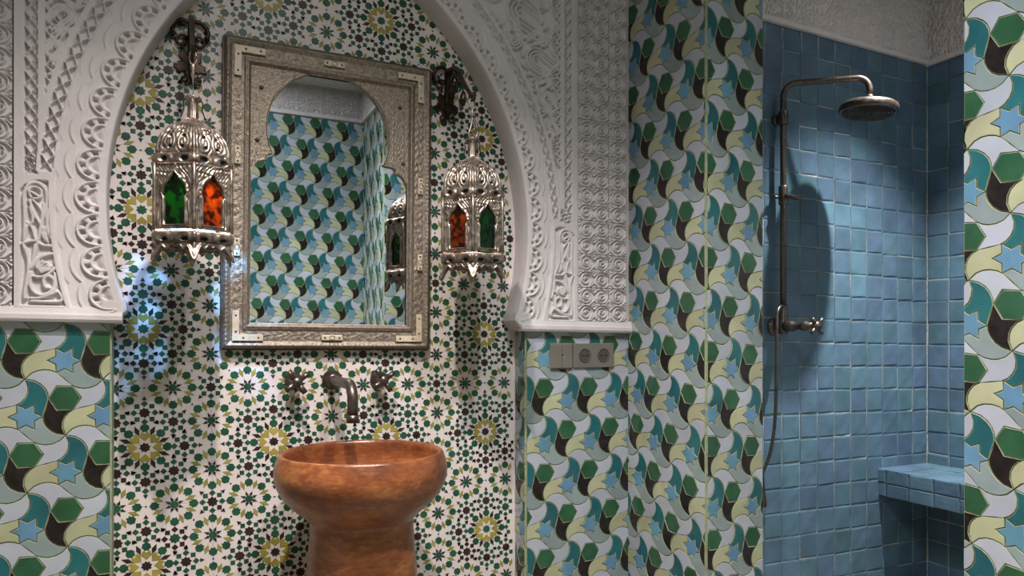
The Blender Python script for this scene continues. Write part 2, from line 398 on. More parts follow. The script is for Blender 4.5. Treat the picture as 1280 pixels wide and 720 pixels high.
# ------------------------------------------------------------------ shower tiles
def tile_me(wx, wz, h, seed):
    r = random.Random(seed); j = lambda: r.uniform(-.0014, .0014)
    a, b = wx/2-.0016, wz/2-.0016
    poly = [(-a+j(), -b+j()), (a+j(), -b+j()), (a+j(), b+j()), (-a+j(), b+j())]
    # slightly pillowed handmade face: 4x4 grid on top
    def P(s, t): 
        x = (1-s)*(1-t)*poly[0][0]+s*(1-t)*poly[1][0]+s*t*poly[2][0]+(1-s)*t*poly[3][0]
        y = (1-s)*(1-t)*poly[0][1]+s*(1-t)*poly[1][1]+s*t*poly[2][1]+(1-s)*t*poly[3][1]
        return x, y
    ts = [0, .06, .5, .94, 1]; v = []; f = []; mi = []
    bumpc = r.uniform(-.0008, .0012)
    for t in ts:
        for s in ts:
            x, y = P(s, t); e = s in (0, 1) or t in (0, 1)
            v.append((x, y, h-.0016 if e else h+(bumpc if s == .5 or t == .5 else 0)+r.uniform(-.0003, .0003)))
    n = len(ts)
    for i in range(n-1):
        for k in range(n-1): f.append((i*n+k, i*n+k+1, (i+1)*n+k+1, (i+1)*n+k)); mi.append(0)
    ring = [k for k in range(n)]+[i*n+n-1 for i in range(1, n)]+[(n-1)*n+k for k in range(n-2, -1, -1)]+[i*n for i in range(n-2, 0, -1)]
    b0 = len(v); v += [(v[k][0], v[k][1], 0) for k in ring]; m = len(ring)
    for i in range(m): f.append((ring[(i+1) % m], ring[i], b0+i, b0+(i+1) % m)); mi.append(0)
    me = pydata('glazed_tile', v, f, mi); me.materials.append(M['blue'])
    return me
SQ = {}
def sq_tiles(wall, frame, us, vs_, shear=0, h=.007, tilt=.014, name='blue_tile'):
    for a in range(len(us)-1):
        for b in range(len(vs_)-1):
            wx, wz = us[a+1]-us[a], vs_[b+1]-vs_[b]; key = (round(wx, 4), round(wz, 4), random.randrange(5))
            if key not in SQ: SQ[key] = tile_me(wx, wz, h, len(SQ)+3)
            u = (us[a]+us[a+1])/2; v = (vs_[b]+vs_[b+1])/2
            o = bpy.data.objects.new(name, SQ[key])
            o.matrix_world = frame @ Matrix.Translation((u, v+shear*(u-us[-1])+random.uniform(-.0015, .0015), random.uniform(-.001, .0012))) @ Matrix.Rotation(random.uniform(-tilt, tilt), 4, 'X') @ Matrix.Rotation(random.uniform(-tilt, tilt), 4, 'Y')
            link(o, wall)
TS = .0985
FS = basis((0, SY, H), (1, 0, 0), UP, (0, -1, 0))
vsr = [1.24-TS*k for k in range(26)][::-1]
sq_tiles(wall_shower_back, FS, [SX-.008-TS*k for k in range(13)][::-1], vsr, -.018)
FSX = FX(SX)
sq_tiles(wall_shower_side, FSX, [-SY+.008+TS*k for k in range(9)], vsr)
box('grout_bed', (2.35, SY-.0019, 1.2), (1.55, .0038, 2.4), M['blue_grout'], wall_shower_back)
box('grout_bed', (SX-.0019, 1.57, 1.2), (.0038, 1.2, 2.4), M['blue_grout'], wall_shower_side)
# bench
bench = empty('shower_bench', (2.80, 1.62, 0), 'blue tiled shower bench jutting from the right shower wall', 'bench')
BZ = -.576
box('slab', (SX-.005-2.80-.160, -.01, H+BZ-.065), (.320, 1.1, .108), M['blue_grout'], bench, .002)
def child_tiles(par, frame, us, vs_, name, h=.007):
    inv = Matrix.Translation(par.location).inverted()
    sq_tiles(par, inv @ frame, us, vs_, 0, h, .01, name)
fr = FX(2.80)
sq_us = [-SY+.006+.0*k for k in range(1)]
child_tiles(bench, basis((2.793, 0, H), (0, -1, 0), UP, (-1, 0, 0)), [-2.166, -2.126]+[-2.126+.108*k for k in range(1, 10)], [BZ-.119, BZ-.06, BZ-.001], 'front_tile')
child_tiles(bench, basis((0, 0, H+BZ-.008), (1, 0, 0), (0, 1, 0), (0, 0, 1)), [2.786, 2.896, 3.006, 3.112], [1.088+.108*k for k in range(11)], 'top_tile')

# ------------------------------------------------------------------ star mosaic in the niche
SHR = -.0145                                 # the old wall's courses fall a little to the right
def mosaic():
    O = np.array((-.0643, -.2857)); A = np.array((.3159, -.0043)); B = -np.array((.0038, -.3043))
    def rot(p, a): c, s = math.cos(a), math.sin(a); return [(x*c-y*s, x*s+y*c) for x, y in p]
    def mv(p, x, y): return [(a+x, b+y) for a, b in p]
    def star(r, n, k=.74, a0=0): return [(r*(1 if i % 2 == 0 else k)*math.cos(a0+i*PI/n), r*(1 if i % 2 == 0 else k)*math.sin(a0+i*PI/n)) for i in range(2*n)]
    shield = [(-.034, 0), (-.018, -.026), (.010, -.031), (.016, -.020), (.034, -.013), (.027, 0), (.034, .013), (.016, .020), (.010, .031), (-.018, .026)]
    shield = [(-x*1.1, y*1.13) for x, y in shield]                 # point outwards
    rhomb = [(-.043, 0), (0, -.0195), (.045, 0), (0, .0195)]
    spike = [(-.043, 0), (-.002, -.019), (.046, 0), (-.002, .019)]
    kite = [(-.034, 0), (.006, -.039), (.042, -.028), (.026, 0), (.042, .028), (.006, .039)]
    sq = [(-.0262, 0), (0, -.0262), (.0262, 0), (0, .0262)]
    tri = [(-.015, -.018), (-.015, .018), (.019, 0)]
    dtri = [(-.013, -.0135), (-.013, .0135), (.024, 0)]
    cell = []                                             # (type, colour choices, polygon)
    def put(t, col, p, x, y, a, r): cell.append((t, col, mv(rot(mv(p, r, 0), a), x, y), (x+r*math.cos(a), y+r*math.sin(a))))
    put('star_tile', 'gd', star(.043, 8, .72), 0, 0, .2, 0)
    for k in range(8):
        a = k*PI/4
        put('kite_tile', 'y', kite, 0, 0, a, .088); put('spike', 'd', spike, 0, 0, a+PI/8, .149); put('shield_tile', 'g', shield, 0, 0, a, .164)
    for (x, y) in ((.5, .21), (.5, -.21), (.21, .5), (-.21, .5)):
        put('star_tile', 'g', star(.041, 8, .70), x, y, PI/8, 0)
        for k in range(8):
            a = k*PI/4
            put('dtri', 'd', dtri, x, y, a+PI/8, .050); put('rhomb', 'o', rhomb, x, y, a+PI/8, .132); put('shield_tile', 'g', shield, x, y, a, .1465)
    clusters = ((0, .292), (0, -.292), (.292, 0), (-.292, 0), (.21, .21), (-.21, .21), (.21, -.21), (-.21, -.21), (.5, .5))
    for (x, y) in clusters:
        put('star_tile', 'D', star(.045, 8, .74), x, y, .1, 0)
        for k in range(8): put('square', 'G%d' % clusters.index((x, y)), sq, x, y, k*PI/4, .0765)
    others = [c[3] for c in cell if c[0] != 'square']
    for (x, y) in clusters:
        for k in range(8):
            a = k*PI/4; px, py = x+.122*math.cos(a), y+.122*math.sin(a)
            if all(min(math.hypot(px-ox+i, py-oy+j) for i in (-1, 0, 1) for j in (-1, 0, 1)) > .058 for ox, oy in others):
                put('dtri', 'd', tri, x, y, a, .122)
    dot = [(-.009, 0), (0, -.009), (.009, 0), (0, .009)]
    for (x, y) in ((.5, 0), (0, .5), (.355, .355), (-.355, .355), (.355, -.355), (-.355, -.355)): put('dot', 'd', dot, x, y, .4, 0)
    cols = {'g': 'z_green', 'd': 'z_dark', 'o': 'z_olive', 'y': 'z_yellow'}
    fr = basis((0, NY, H), (1, 0, 0), UP, (0, -1, 0))
    lim = (-.152, NX1-.006); zlo, zhi = -1.12, 1.22
    shields = []; stuff = {}
    shared = {}
    for j in range(-2, 8):
        for i in range(-1, 5):
            base = O+A*i+B*(j-2)
            # the white base panel of this cell
            pan = [tuple(base+A*u+B*v) for u, v in ((-.4992, -.4992), (.4992, -.4992), (.4992, .4992), (-.4992, .4992))]
            pan = clip_rect(pan, (lim[0], lim[1]+.004, zlo, zhi))
            if len(pan) >= 3 and abs(parea(pan)) > 1e-4:
                me = piece_me('white_panel', pan, .004, .0005); me.materials.append(M['z_white']); me.materials.append(M['z_white'])
                o = bpy.data.objects.new('white_panel', me); o.matrix_world = fr @ Matrix.Translation((0, 0, random.uniform(-.0003, .0003))); link(o, wall_niche)
            dark = set(k for k in range(9) if random.random() < .07)
            for idx, (t, c, poly, cen) in enumerate(cell):
                q = base+A*cen[0]+B*cen[1]
                pl = [tuple(A*(u-cen[0])+B*(v-cen[1])) for u, v in poly]
                xs = [q[0]+p[0] for p in pl]; ys = [q[1]+p[1] for p in pl]
                if min(xs) < lim[0] or max(xs) > lim[1] or min(ys) < zlo or max(ys) > zhi: continue
                if c == 'gd': c = 'd' if random.random() < .35 else 'g'
                elif c == 'D': c = 'd' if random.random() < .8 else 'g'
                elif c[0] == 'G': c = 'd' if int(c[1]) in dark or random.random() < .03 else 'g'
                vis = q[1] > -.70 and q[1] < .98
                if t in ('star_tile', 'kite_tile') and vis or t == 'shield_tile':
                    key = (idx, c)
                    if key not in shared:
                        me = piece_me(t, pl, .0052, .0004, .003); me.materials.append(M[cols[c]]); me.materials.append(M[cols[c]]); shared[key] = me
                    if t == 'shield_tile': shields.append((q, shared[key], c, pl))
                    else:
                        o = bpy.data.objects.new(t, shared[key]); o.matrix_world = fr @ Matrix.Translation((q[0], q[1], 0)) @ Matrix.Rotation(random.uniform(-.008, .008), 4, 'X'); link(o, wall_niche)
                else: stuff.setdefault((t, c), []).append([(q[0]+p[0], q[1]+p[1]) for p in pl])
    shields.sort(key=lambda s: s[0][0]+.25*abs(s[0][1])+(5 if not -.66 < s[0][1] < .95 else 0))   # nearest to the eye first
    for k, (q, me, c, pl) in enumerate(shields):
        if k < 298:
            o = bpy.data.objects.new('shield_tile', me); o.matrix_world = fr @ Matrix.Translation((q[0], q[1], 0)); link(o, wall_niche)
        else: stuff.setdefault(('shield_tile', c), []).append([(q[0]+p[0], q[1]+p[1]) for p in pl])
    nm = {'spike': 'dark_spike_tiles', 'dtri': 'small_triangle_tiles', 'rhomb': 'lozenge_tiles', 'square': 'small_square_tiles', 'dot': 'dot_tiles', 'shield_tile': 'shield_tiles', 'star_tile': 'star_tiles', 'kite_tile': 'kite_tiles'}
    for (t, c), polys in stuff.items():
        v = []; f = []
        for p in polys:
            if parea(p) < 0: p = p[::-1]
            n = len(p); b = len(v); v += [(x, y, .003) for x, y in p]+[(x, y, .0050) for x, y in p]
            f.append(tuple(range(b+n, b+2*n)))
            for i in range(n): f.append((b+i, b+(i+1) % n, b+n+(i+1) % n, b+n+i))
        me = pydata(nm[t], v, f); me.transform(fr)
        mesh_obj(nm[t], me, M[cols[c]], wall_niche, kind='stuff')
mosaic()

# ------------------------------------------------------------------ carved plaster
XC, CZ, R0, CO = .421, .32, .866, .301       # arch axis, arc-centre height, radius, arc-centre offset from the axis
YP = 1.976                                   # face of the plaster
def sm(x, a, b):
    t = np.clip((x-a)/(b-a), 0, 1); return t*t*(3-2*t)
def cross_band(u, v):
    """pierced lattice strip: u across (-1..1), v along (period 2)"""
    v = (v+1) % 2-1; l = np.abs(np.abs(u)-np.abs(v))
    rib = 1-sm(l, .08, .24); rim = sm(np.abs(u), .88, 1.0); deep = np.where(np.abs(u) > np.abs(v), -.0150, -.0100)
    k = np.maximum(rib, rim); return deep*(1-k)+.001*k
def band_height(d, s, q, z):
    D = d/q
    h = np.zeros_like(d)
    p = .0755; wv = ((s-.002+p/2) % p)-p/2
    v = D-.018
    rho = np.sqrt((np.maximum(v, 0)/.049)**2+(wv/.0385)**2)
    ang = np.arctan2(v/.049, wv/.0385)
    lobes = np.zeros_like(d)
    lobes += .0040*(sm(rho, .86, .90)-sm(rho, .97, 1.0))               # outer fillet
    teeth = (sm(rho, .60, .65)-sm(rho, .82, .86))*(sm(np.cos(ang*9+PI), -.15, .25))
    lobes += -.0140*teeth
    lobes += .0015*(sm(rho, .46, .50)-sm(rho, .56, .60))
    inn = 1-sm(rho, .40, .47)
    cres = inn*sm(v/.049*1.0+np.abs(wv)*4, .02, .40)
    lobes += -.0100*cres + inn*.0012*np.cos(ang*16)*sm(rho, .1, .25)
    lobes += -.0040*(sm(rho, .98, 1.02))                                 # drop outside the lobe
    inband = sm(D, .016, .019)*(1-sm(D, .069, .072))
    h += lobes*inband
    rho2 = np.sqrt((np.maximum(v, 0)/.073)**2+(wv/.060)**2); rho3 = np.sqrt((np.maximum(v, 0)/.092)**2+(wv/.085)**2)
    wav = -.0040-.0030*sm(rho2, .98, 1.01)-.0030*sm(rho3, .985, 1.01)+.0016*(sm(rho2, .88, .95)-sm(rho2, .97, 1.0))
    outer = sm(D, .069, .072)*(1-sm(D, .106, .111))
    h = h*(1-outer)+np.where(outer > 0, wav*outer, 0)
    lat = (D > .111) & (D < .138) & (z > .372)
    h = np.where(lat, cross_band((D-.1245)/.0135, s/.0165), h)
    h += .0012*sm(D, .138, .141)
    return h
def arch_band(sgn, q, name):
    th = np.linspace(math.radians(-17.6), math.acos(CO/R0), 640)
    d = np.concatenate([[0, 0, 0], np.arange(.002, .146*q, .002)]); nb = len(d)
    S, Dm = np.meshgrid(th*R0, d, indexing='ij'); T = np.repeat(th[:, None], nb, 1)
    a = -CO+(R0+Dm)*np.cos(T); a = np.maximum(a, 0); z = CZ+(R0+Dm)*np.sin(T)
    h = band_height(Dm, S, q, z); h[:, 0] = -.115; h[:, 1] = -.05; h[:, 2] = -.006; h[:, 3] = np.minimum(h[:, 3], -.001)
    X = XC+sgn*a; P = np.stack([X, YP-h, H+z+SHR*(X-XC)], -1)
    mask = ~((z < .372) & (Dm/q > .116))[:-1, :-1]
    if sgn > 0: P = P[:, ::-1]; mask = mask[:, ::-1]
    me = grid_me(name, P, mask)
    mesh_obj(name, me, M['plaster'], wall_back)
arch_band(1, .80, 'arch_moulding'); arch_band(-1, 1.0, 'arch_moulding')

class Relief:
    """height field painted with strokes, in local (x,z) metres"""
    def __init__(s, x0, x1, z0, z1, step):
        s.x = np.arange(x0, x1+step/2, step); s.z = np.arange(z0, z1+step/2, step); s.step = step
        s.X, s.Z = np.meshgrid(s.x, s.z); s.m = np.zeros_like(s.X)
    def stroke(s, pts, w, amp=1.0):
        for (a, b) in zip(pts[:-1], pts[1:]):
            x0, x1 = min(a[0], b[0])-w, max(a[0], b[0])+w; z0, z1 = min(a[1], b[1])-w, max(a[1], b[1])+w
            i0, i1 = np.searchsorted(s.x, (x0, x1)); k0, k1 = np.searchsorted(s.z, (z0, z1))
            if i0 >= i1 or k0 >= k1: continue
            X = s.X[k0:k1, i0:i1]; Z = s.Z[k0:k1, i0:i1]; dx, dz = b[0]-a[0], b[1]-a[1]; L = dx*dx+dz*dz+1e-12
            t = np.clip(((X-a[0])*dx+(Z-a[1])*dz)/L, 0, 1); d = np.hypot(X-a[0]-t*dx, Z-a[1]-t*dz)
            s.m[k0:k1, i0:i1] = np.maximum(s.m[k0:k1, i0:i1], amp*np.sqrt(np.clip(1-(d/w)**2, 0, 1)))
    def dot(s, c, r): s.stroke([c, (c[0]+1e-4, c[1])], r)
def sp(pts, n=7): return [(p.x, p.y) for p in smooth_path([(a, b, 0) for a, b in pts], n)]
def spiral(c, r0, r1, a0, turns, n=36):
    return [(c[0]+(r0+(r1-r0)*t)*math.cos(a0+2*PI*turns*t), c[1]+(r0+(r1-r0)*t)*math.sin(a0+2*PI*turns*t)) for t in [k/n for k in range(n+1)]]

def teardrop(R, c, ang, L, wd, w, mir=1):
    """nested hairpin loops with a seed: the big comma leaves of the spandrel"""
    ca, sa = math.cos(ang), math.sin(ang)
    def T(p): x, y = p[0], p[1]*mir; return (c[0]+x*ca-y*sa, c[1]+x*sa+y*ca)
    for k, f in enumerate((1.0, .70, .42)):
        r = wd*f; pts = [(-L*(.9 if k == 0 else .75), r*1.2), (-L*.45, r*1.02)]+[(r*math.sin(a), r*math.cos(a)) for a in np.linspace(0, PI, 9)]+[(-L*.4, -r*.8), (-L*.62, -r*.25-.004)]
        R.stroke([T(p) for p in sp(pts, 4)], w)
    R.dot(T((wd*.05, 0)), w*.9)
def fan(R, c, ang, L, w, n=5, spread=1.3):
    for k in range(n):
        a = ang+spread*(k/(n-1)-.5); R.stroke([(c[0]+.008*math.cos(a), c[1]+.008*math.sin(a)), (c[0]+L*math.cos(a), c[1]+L*math.sin(a))], w)
def field(sgn, q, name, aout):
    """outer field of one side: spandrel carving, vertical lattice, leaf panel"""
    st = .0021; a1 = aout
    R = Relief(0, a1, .052, 1.24, st); A, Z = R.X, R.Z
    dist = np.hypot(A+CO, Z-CZ)-R0; D = dist/q
    vl0, vl1 = a1-.045, a1-.019                              # vertical lattice
    sp_in = vl0-.014
    # spandrel carving
    yk = .50
    w_ = .0050
    z = .62
    for zc, sc, an, mir in ((.665, .016, 2.2, 1), (.745, .024, 2.35, 1), (.862, .036, 2.6, -1), (1.0, .046, 2.75, 1), (1.15, .05, 2.9, -1)):
        ain = -CO+math.sqrt(max((R0+.15*q)**2-(zc-CZ)**2, .01)); mid = (ain+sp_in-.03)/2
        teardrop(R, (mid+.012, zc), an, sc*2.6, sc, w_*.8, mir)
        if sc > .03: teardrop(R, (mid-sc*1.9, zc+.05), an+2.4, sc*2.2, sc*.8, w_*.8, -mir)
        if sc > .02: teardrop(R, (mid+sc*.5, zc+sc*2.0), an-1.9, sc*1.5, sc*.55, w_*.75, -mir)
        R.dot((mid+sc*1.2, zc+sc*1.45), .0065); R.dot((mid-sc*1.3, zc+sc*1.6), .006); R.dot((mid, zc-sc*1.7), .006)
        R.stroke(sp([(mid-sc*1.6, zc-sc*1.8), (mid-sc*.2, zc-sc*1.35), (mid+sc, zc-sc*1.7), (sp_in-.02, zc-sc*1.3)], 5), w_*.8)
    for zc in np.arange(.60, 1.24, .108):
        fan(R, (sp_in-.040, zc), 0, .036, .0028, 5, 1.7); fan(R, (sp_in-.040, zc), PI, .03, .003, 4, 1.2)
        R.stroke([(sp_in-.002, zc+.052), (sp_in-.026, zc+.030), (sp_in-.043, zc), (sp_in-.026, zc-.030), (sp_in-.002, zc-.052)], .0036)
    for zc in np.arange(.54, 1.24, .027):
        R.stroke([(sp_in-.001, zc), (sp_in-.014, zc+.0135), (sp_in-.001, zc+.027)], .0030)
    rnd = random.Random(5)
    for k in range(420):                                      # small filler leaves between the big loops
        zc = rnd.uniform(.56, 1.23); ain = -CO+math.sqrt(max((R0+.15*q)**2-(zc-CZ)**2, .01)); 
        if sp_in-.05-ain < .01: continue
        ac = rnd.uniform(ain+.006, sp_in-.045); i = min(int((ac)/st), R.m.shape[1]-1); k_ = min(int((zc-.052)/st), R.m.shape[0]-1)
        if R.m[max(k_-4, 0):k_+5, max(i-4, 0):i+5].max() > .05: continue
        a = rnd.uniform(0, PI); R.stroke([(ac-.008*math.cos(a), zc-.008*math.sin(a)), (ac+.008*math.cos(a), zc+.008*math.sin(a))], .0040)
    h = -.0135+R.m*.0155
    inside = (A < sp_in) & (D > .150)
    edge = np.maximum(1-sm(sp_in-A, .0, .002), 1-sm(D, .150, .153)); h = h*(1-edge)+.001*edge
    h = np.where(inside, h, .001)
    # vertical lattice
    lat = (A > vl0) & (A < vl1) & (Z > .372)
    h = np.where(lat, cross_band((A-(vl0+vl1)/2)/((vl1-vl0)/2), Z/.0172), h)
    # the wedge where both lattices run together
    wed = (Z > .366) & (Z < .405) & (A < vl1) & (A > vl0-.05) & (D > .141)
    h = np.where(wed, cross_band((((A+Z)/.018) % 2)-1, (A-Z)/.009), h)
    # leaf panel
    Rp = Relief(0, a1, .052, 1.24, st)
    x0p, x1p, zb, zt = a1-.092, a1-.014, .068, .345
    def m(x, y): return (x1p-(x-135)/200*(x1p-x0p), zb+(660-y)/645*(zt-zb))
    def S(pts, wd=.0042, amp=1): Rp.stroke([m(*p) for p in sp(pts, 6)], wd, amp)
    S([(146, 330), (150, 200), (146, 90), (165, 35), (205, 14), (245, 35), (262, 80), (262, 200), (268, 270), (300, 340)], .0052)
    S([(180, 95), (170, 60), (200, 38), (232, 55), (225, 95), (195, 100)], .0036); S([(172, 60), (225, 92)], .003)
    S([(172, 110), (200, 190), (245, 270), (258, 320)], .0040); S([(190, 110), (225, 150), (240, 200)], .0034); S([(175, 150), (190, 220), (160, 260), (150, 320)], .0040)
    S([(245, 130), (240, 190), (220, 300), (200, 400), (178, 470)], .0046); S([(160, 230), (185, 260), (205, 330)], .0034); S([(255, 250), (240, 300), (262, 330)], .0034)
    S([(140, 345), (200, 330), (240, 350), (305, 352)], .0046); S([(140, 350), (165, 420), (165, 500), (150, 600), (150, 640)], .0052)
    S([(200, 350), (190, 420), (180, 470)], .0040); S([(180, 480), (230, 415), (300, 395), (305, 440)], .0048)
    for k in range(6): S([(205+k*5, 470+k*6), (222+k*15, 425+k*9)], .0030)
    S([(180, 500), (175, 560), (195, 605), (240, 620), (290, 590), (298, 540), (270, 515), (245, 535), (250, 575), (272, 580)], .0050)
    S([(190, 520), (240, 520), (305, 470), (312, 420)], .0040); S([(300, 500), (305, 560), (300, 600)], .0036)
    S([(180, 640), (240, 632), (290, 610), (318, 600), (330, 650), (180, 655)], .0042); S([(305, 360), (310, 440), (330, 520)], .0036)
    pan = (Z > zb-.006) & (Z < zt+.012) & (A > x0p-.012) & (A < x1p+.003) & (D > .114)
    hp = -.0100+Rp.m*.0125
    arch_top = np.hypot((A-(x0p+x1p)/2)/.048, (Z-.300)/.052)
    pan = pan & ((Z < .302) | (arch_top < 1))
    h = np.where(pan, hp, h)
    low = (Z < .366) & ~pan & (A < vl1)
    h = np.where(low & (D > .10) & (A < a1-.014), .0005, h)
    h = np.where(D < .134, np.minimum(h, .0005), h)
    h = np.where((D < .1405) & (dist > 0) & (Z > .374), -.012, h)
    h = np.where((D < .118) & (Z <= .374), -.010, h)
    X = XC+sgn*A; P = np.stack([X, YP-h, H+Z+SHR*(X-XC)], -1)
    if sgn < 0: P = P[:, ::-1]; dist = dist[:, ::-1]; D = D[:, ::-1]
    dc = dist[:-1, :-1]
    # below the springing the moulding's outer edge, elsewhere the lattice strip, covers the cut
    mask = (D[:-1, :-1] > .1375) | ((D[:-1, :-1] > .1125) & (Z[:-1, ::1][:, :-1] < .374))
    me = grid_me(name, P, mask)
    mesh_obj(name, me, M['plaster'], wall_back)
AOUT = {1: .739, -1: .749}
field(1, .80, 'carved_spandrel', AOUT[1]); field(-1, 1.0, 'carved_spandrel', AOUT[-1])
# solid wall behind the plaster (so the carving is never a shell), foot mouldings
def plaster_back(sgn, q):
    a_out = {1: 1.369-XC, -1: 1.90}[sgn]
    zs = list(np.linspace(.045, .33, 12))+list(np.linspace(.36, 1.12, 26)); pts = []
    for z in zs: pts.append((max(-CO+math.sqrt(max((R0+.006)**2-(z-CZ)**2, 0)), 0), z))
    outer = [(a_out, 1.46), (a_out, .045)]
    poly = pts+[(0, 1.13), (0, 1.46)]+outer
    v = []; n = len(poly)
    for y in (YP+.0165, NY+.01):
        for a, z in poly: x = XC+sgn*a; v.append((x, y, H+z+SHR*(x-XC)*(1 if z < 1.2 else 0)))
    f = [tuple(range(n)), tuple(range(2*n-1, n-1, -1))]+[(i, (i+1) % n, n+(i+1) % n, n+i) for i in range(n)]
    me = pydata('plaster_ground', v, f)
    mesh_obj('plaster_ground', me, M['plaster'], wall_back)
plaster_back(1, 1); plaster_back(-1, 1)
def foot(sgn):
    # bottom lip with a chamfered corner towards the niche
    a0 = {1: .541, -1: .531}[sgn]; a_out = {1: 1.367-XC, -1: 1.70}[sgn]
    prof = [(.0, .022), (.026, .024), (.0295, .030), (.0295, .040), (.0265, .0455), (.022, .060), (0, .060)]   # (out from wall, z)
    def sec(a, k=1.0): return [(XC+sgn*a, YB-.001-y*k, H+z+SHR*sgn*a) for y, z in prof]
    secs = [sec(a0+.0), sec(a0+.004), sec(a0+.2), sec(a_out)]
    v = [p for s_ in secs for p in s_]; n = len(prof); f = []
    for k in range(len(secs)-1):
        for i in range(n): f.append((k*n+i, k*n+(i+1) % n, (k+1)*n+(i+1) % n, (k+1)*n+i))
    f += [tuple(range(n)), tuple(range(len(v)-1, len(v)-n-1, -1))]
    bm = bmesh.new(); me = pydata('plaster_lip', v, f); bm.from_mesh(me); bmesh.ops.recalc_face_normals(bm, faces=bm.faces[:]); bm.to_mesh(me); bm.free()
    mesh_obj('plaster_lip', me, M['plaster'], wall_back)
    # springing block: from the arch end down to the lip, chamfered underneath
    ae = -CO+R0*math.cos(math.radians(-17.0)); ze = CZ+R0*math.sin(math.radians(-17.0))
    pl = [(ae-.002, ze+.012), (ae+.05, ze+.012), (ae+.05, .024), (ae+.024, .024), (ae-.006, .052)]
    v = []; n = len(pl)
    for y in (YP-.002, NY+.003):
        for a, z in pl: v.append((XC+sgn*a, y, H+z+SHR*sgn*a))
    f = [tuple(range(n)), tuple(range(2*n-1, n-1, -1))]+[(i, (i+1) % n, n+(i+1) % n, n+i) for i in range(n)]
    me = pydata('springing_block', v, f); bm = bmesh.new(); bm.from_mesh(me); bmesh.ops.recalc_face_normals(bm, faces=bm.faces[:])
    bmesh.ops.bevel(bm, geom=bm.edges[:], offset=.003, segments=2, affect='EDGES'); bm.to_mesh(me); bm.free()
    mesh_obj('springing_block', me, M['plaster'], wall_back)
foot(1); foot(-1)
# scroll tiles
def scroll_me(nx, w, hgt, seed, rows=2):
    st = .0016; nu = int(w/st)+1; nv = int(hgt/st)+1
    R = Relief(0, w, 0, hgt, st); cw, ch = w/nx, hgt/rows; rr = random.Random(seed)
    R.m[:] = 0
    for i in range(nx):
        for j in range(rows):
            c = (cw*(i+.5)+rr.uniform(-.001, .001), ch*(j+.5)+rr.uniform(-.001, .001)); s_ = 1 if (i+j) % 2 else -1; e = min(cw, ch)*.5
            a0 = rr.uniform(-.4, .4)+(PI/2 if j % 2 else -PI/2)
            R.stroke([(c[0]+s_*(p[0]-c[0]), p[1]) for p in spiral(c, e*.92, e*.16, a0, (1 if j % 2 else -1)*1.8, 46)], .0021)
            R.stroke(sp([(c[0]-e*.22, c[1]+e*.10), (c[0]+e*.04, c[1]-e*.10*s_), (c[0]+e*.26, c[1]+e*.16)], 4), .0020)
            R.stroke(sp([(c[0]+s_*e*.2, c[1]-e*.42), (c[0]+s_*e*.5, c[1]-e*.20), (c[0]+s_*e*.42, c[1]+e*.25)], 4), .0016)
            for (sx, sy) in ((1, 1), (1, -1), (-1, 1), (-1, -1)):
                R.stroke(sp([(c[0]+sx*cw*.08, c[1]+sy*ch*.49), (c[0]+sx*cw*.30, c[1]+sy*ch*.40), (c[0]+sx*cw*.47, c[1]+sy*ch*.22)], 4), .0020)
                R.dot((c[0]+sx*cw*.44, c[1]+sy*ch*.44), .0028)
    h = -.0085+R.m*.0105
    for j in range(rows):
        if j % 2 == 0:
            for i in range(nx): R.stroke([(cw*(i+.14), ch*(j+1)), (cw*(i+.86), ch*(j+1))], .0017)
    h = -.0085+R.m*.0105
    u, v = R.X, R.Z; e = np.minimum(np.minimum(u, w-u), np.minimum(v, hgt-v)); h = np.where(e < .0020, -.001, h); h = np.where(e < .0008, -.006, h)
    P = np.stack([u-w/2, -h-.0 if False else -h, v-hgt/2], -1)
    return grid_me('scroll_tile', P)
def scroll_panels():
    for sgn, a0 in ((1, AOUT[1]), (-1, AOUT[-1])):
        cols = [(2, .116), (1, .0635)] if sgn > 0 else [(2, .116)]*4
        a = a0+.004
        for n, wd in cols:
            mes = [scroll_me(n, wd, .1065, k+n*10+(50 if sgn < 0 else 0)) for k in range(3)]
            for m_ in mes: m_.materials.append(M['plaster'])
            zt = .058
            k = 0
            while zt < 1.2:
                o = bpy.data.objects.new('scroll_tile', mes[k % 3])
                x = XC+sgn*(a+wd/2)
                o.location = (x, YP-.001, H+zt+.0533+SHR*(x-XC)); o.rotation_euler = (random.uniform(-.008, .008), random.uniform(-.006, .006)-SHR, random.uniform(-.008, .008))
                link(o, wall_back); zt += .1072; k += 1
            a += wd+.002
scroll_panels()
# plaster frieze above the tiles: shower, pier, right wall, front wall
def frieze_me(w, hgt):
    st = .0028; R = Relief(0, w, 0, hgt, st); rr = random.Random(3)
    for i in range(9):
        for j in range(9):
            c = (w*(i+.5)/9+rr.uniform(-.004, .004), hgt*(j+.5)/9+rr.uniform(-.004, .004)); e = w/18
            R.stroke(spiral(c, .003, e*.95, rr.uniform(0, 6), (1 if (i+j) % 2 else -1)*1.1, 18), .0034)
            a = rr.uniform(0, 6); R.stroke([(c[0]+e*1.5*math.cos(a), c[1]+e*1.5*math.sin(a)), (c[0]+e*.6*math.cos(a), c[1]+e*.6*math.sin(a))], .0036)
    h = -.011+R.m*.013; e = np.minimum(np.minimum(R.X, w-R.X), np.minimum(R.Z, hgt-R.Z)); h = np.where(e < .005, .0, h)
    return grid_me('frieze_panel', np.stack([R.X-w/2, -h, R.Z-hgt/2], -1))
FZ = frieze_me(.25, .25); FZ.materials.append(M['plaster'])
TRIM = [0]
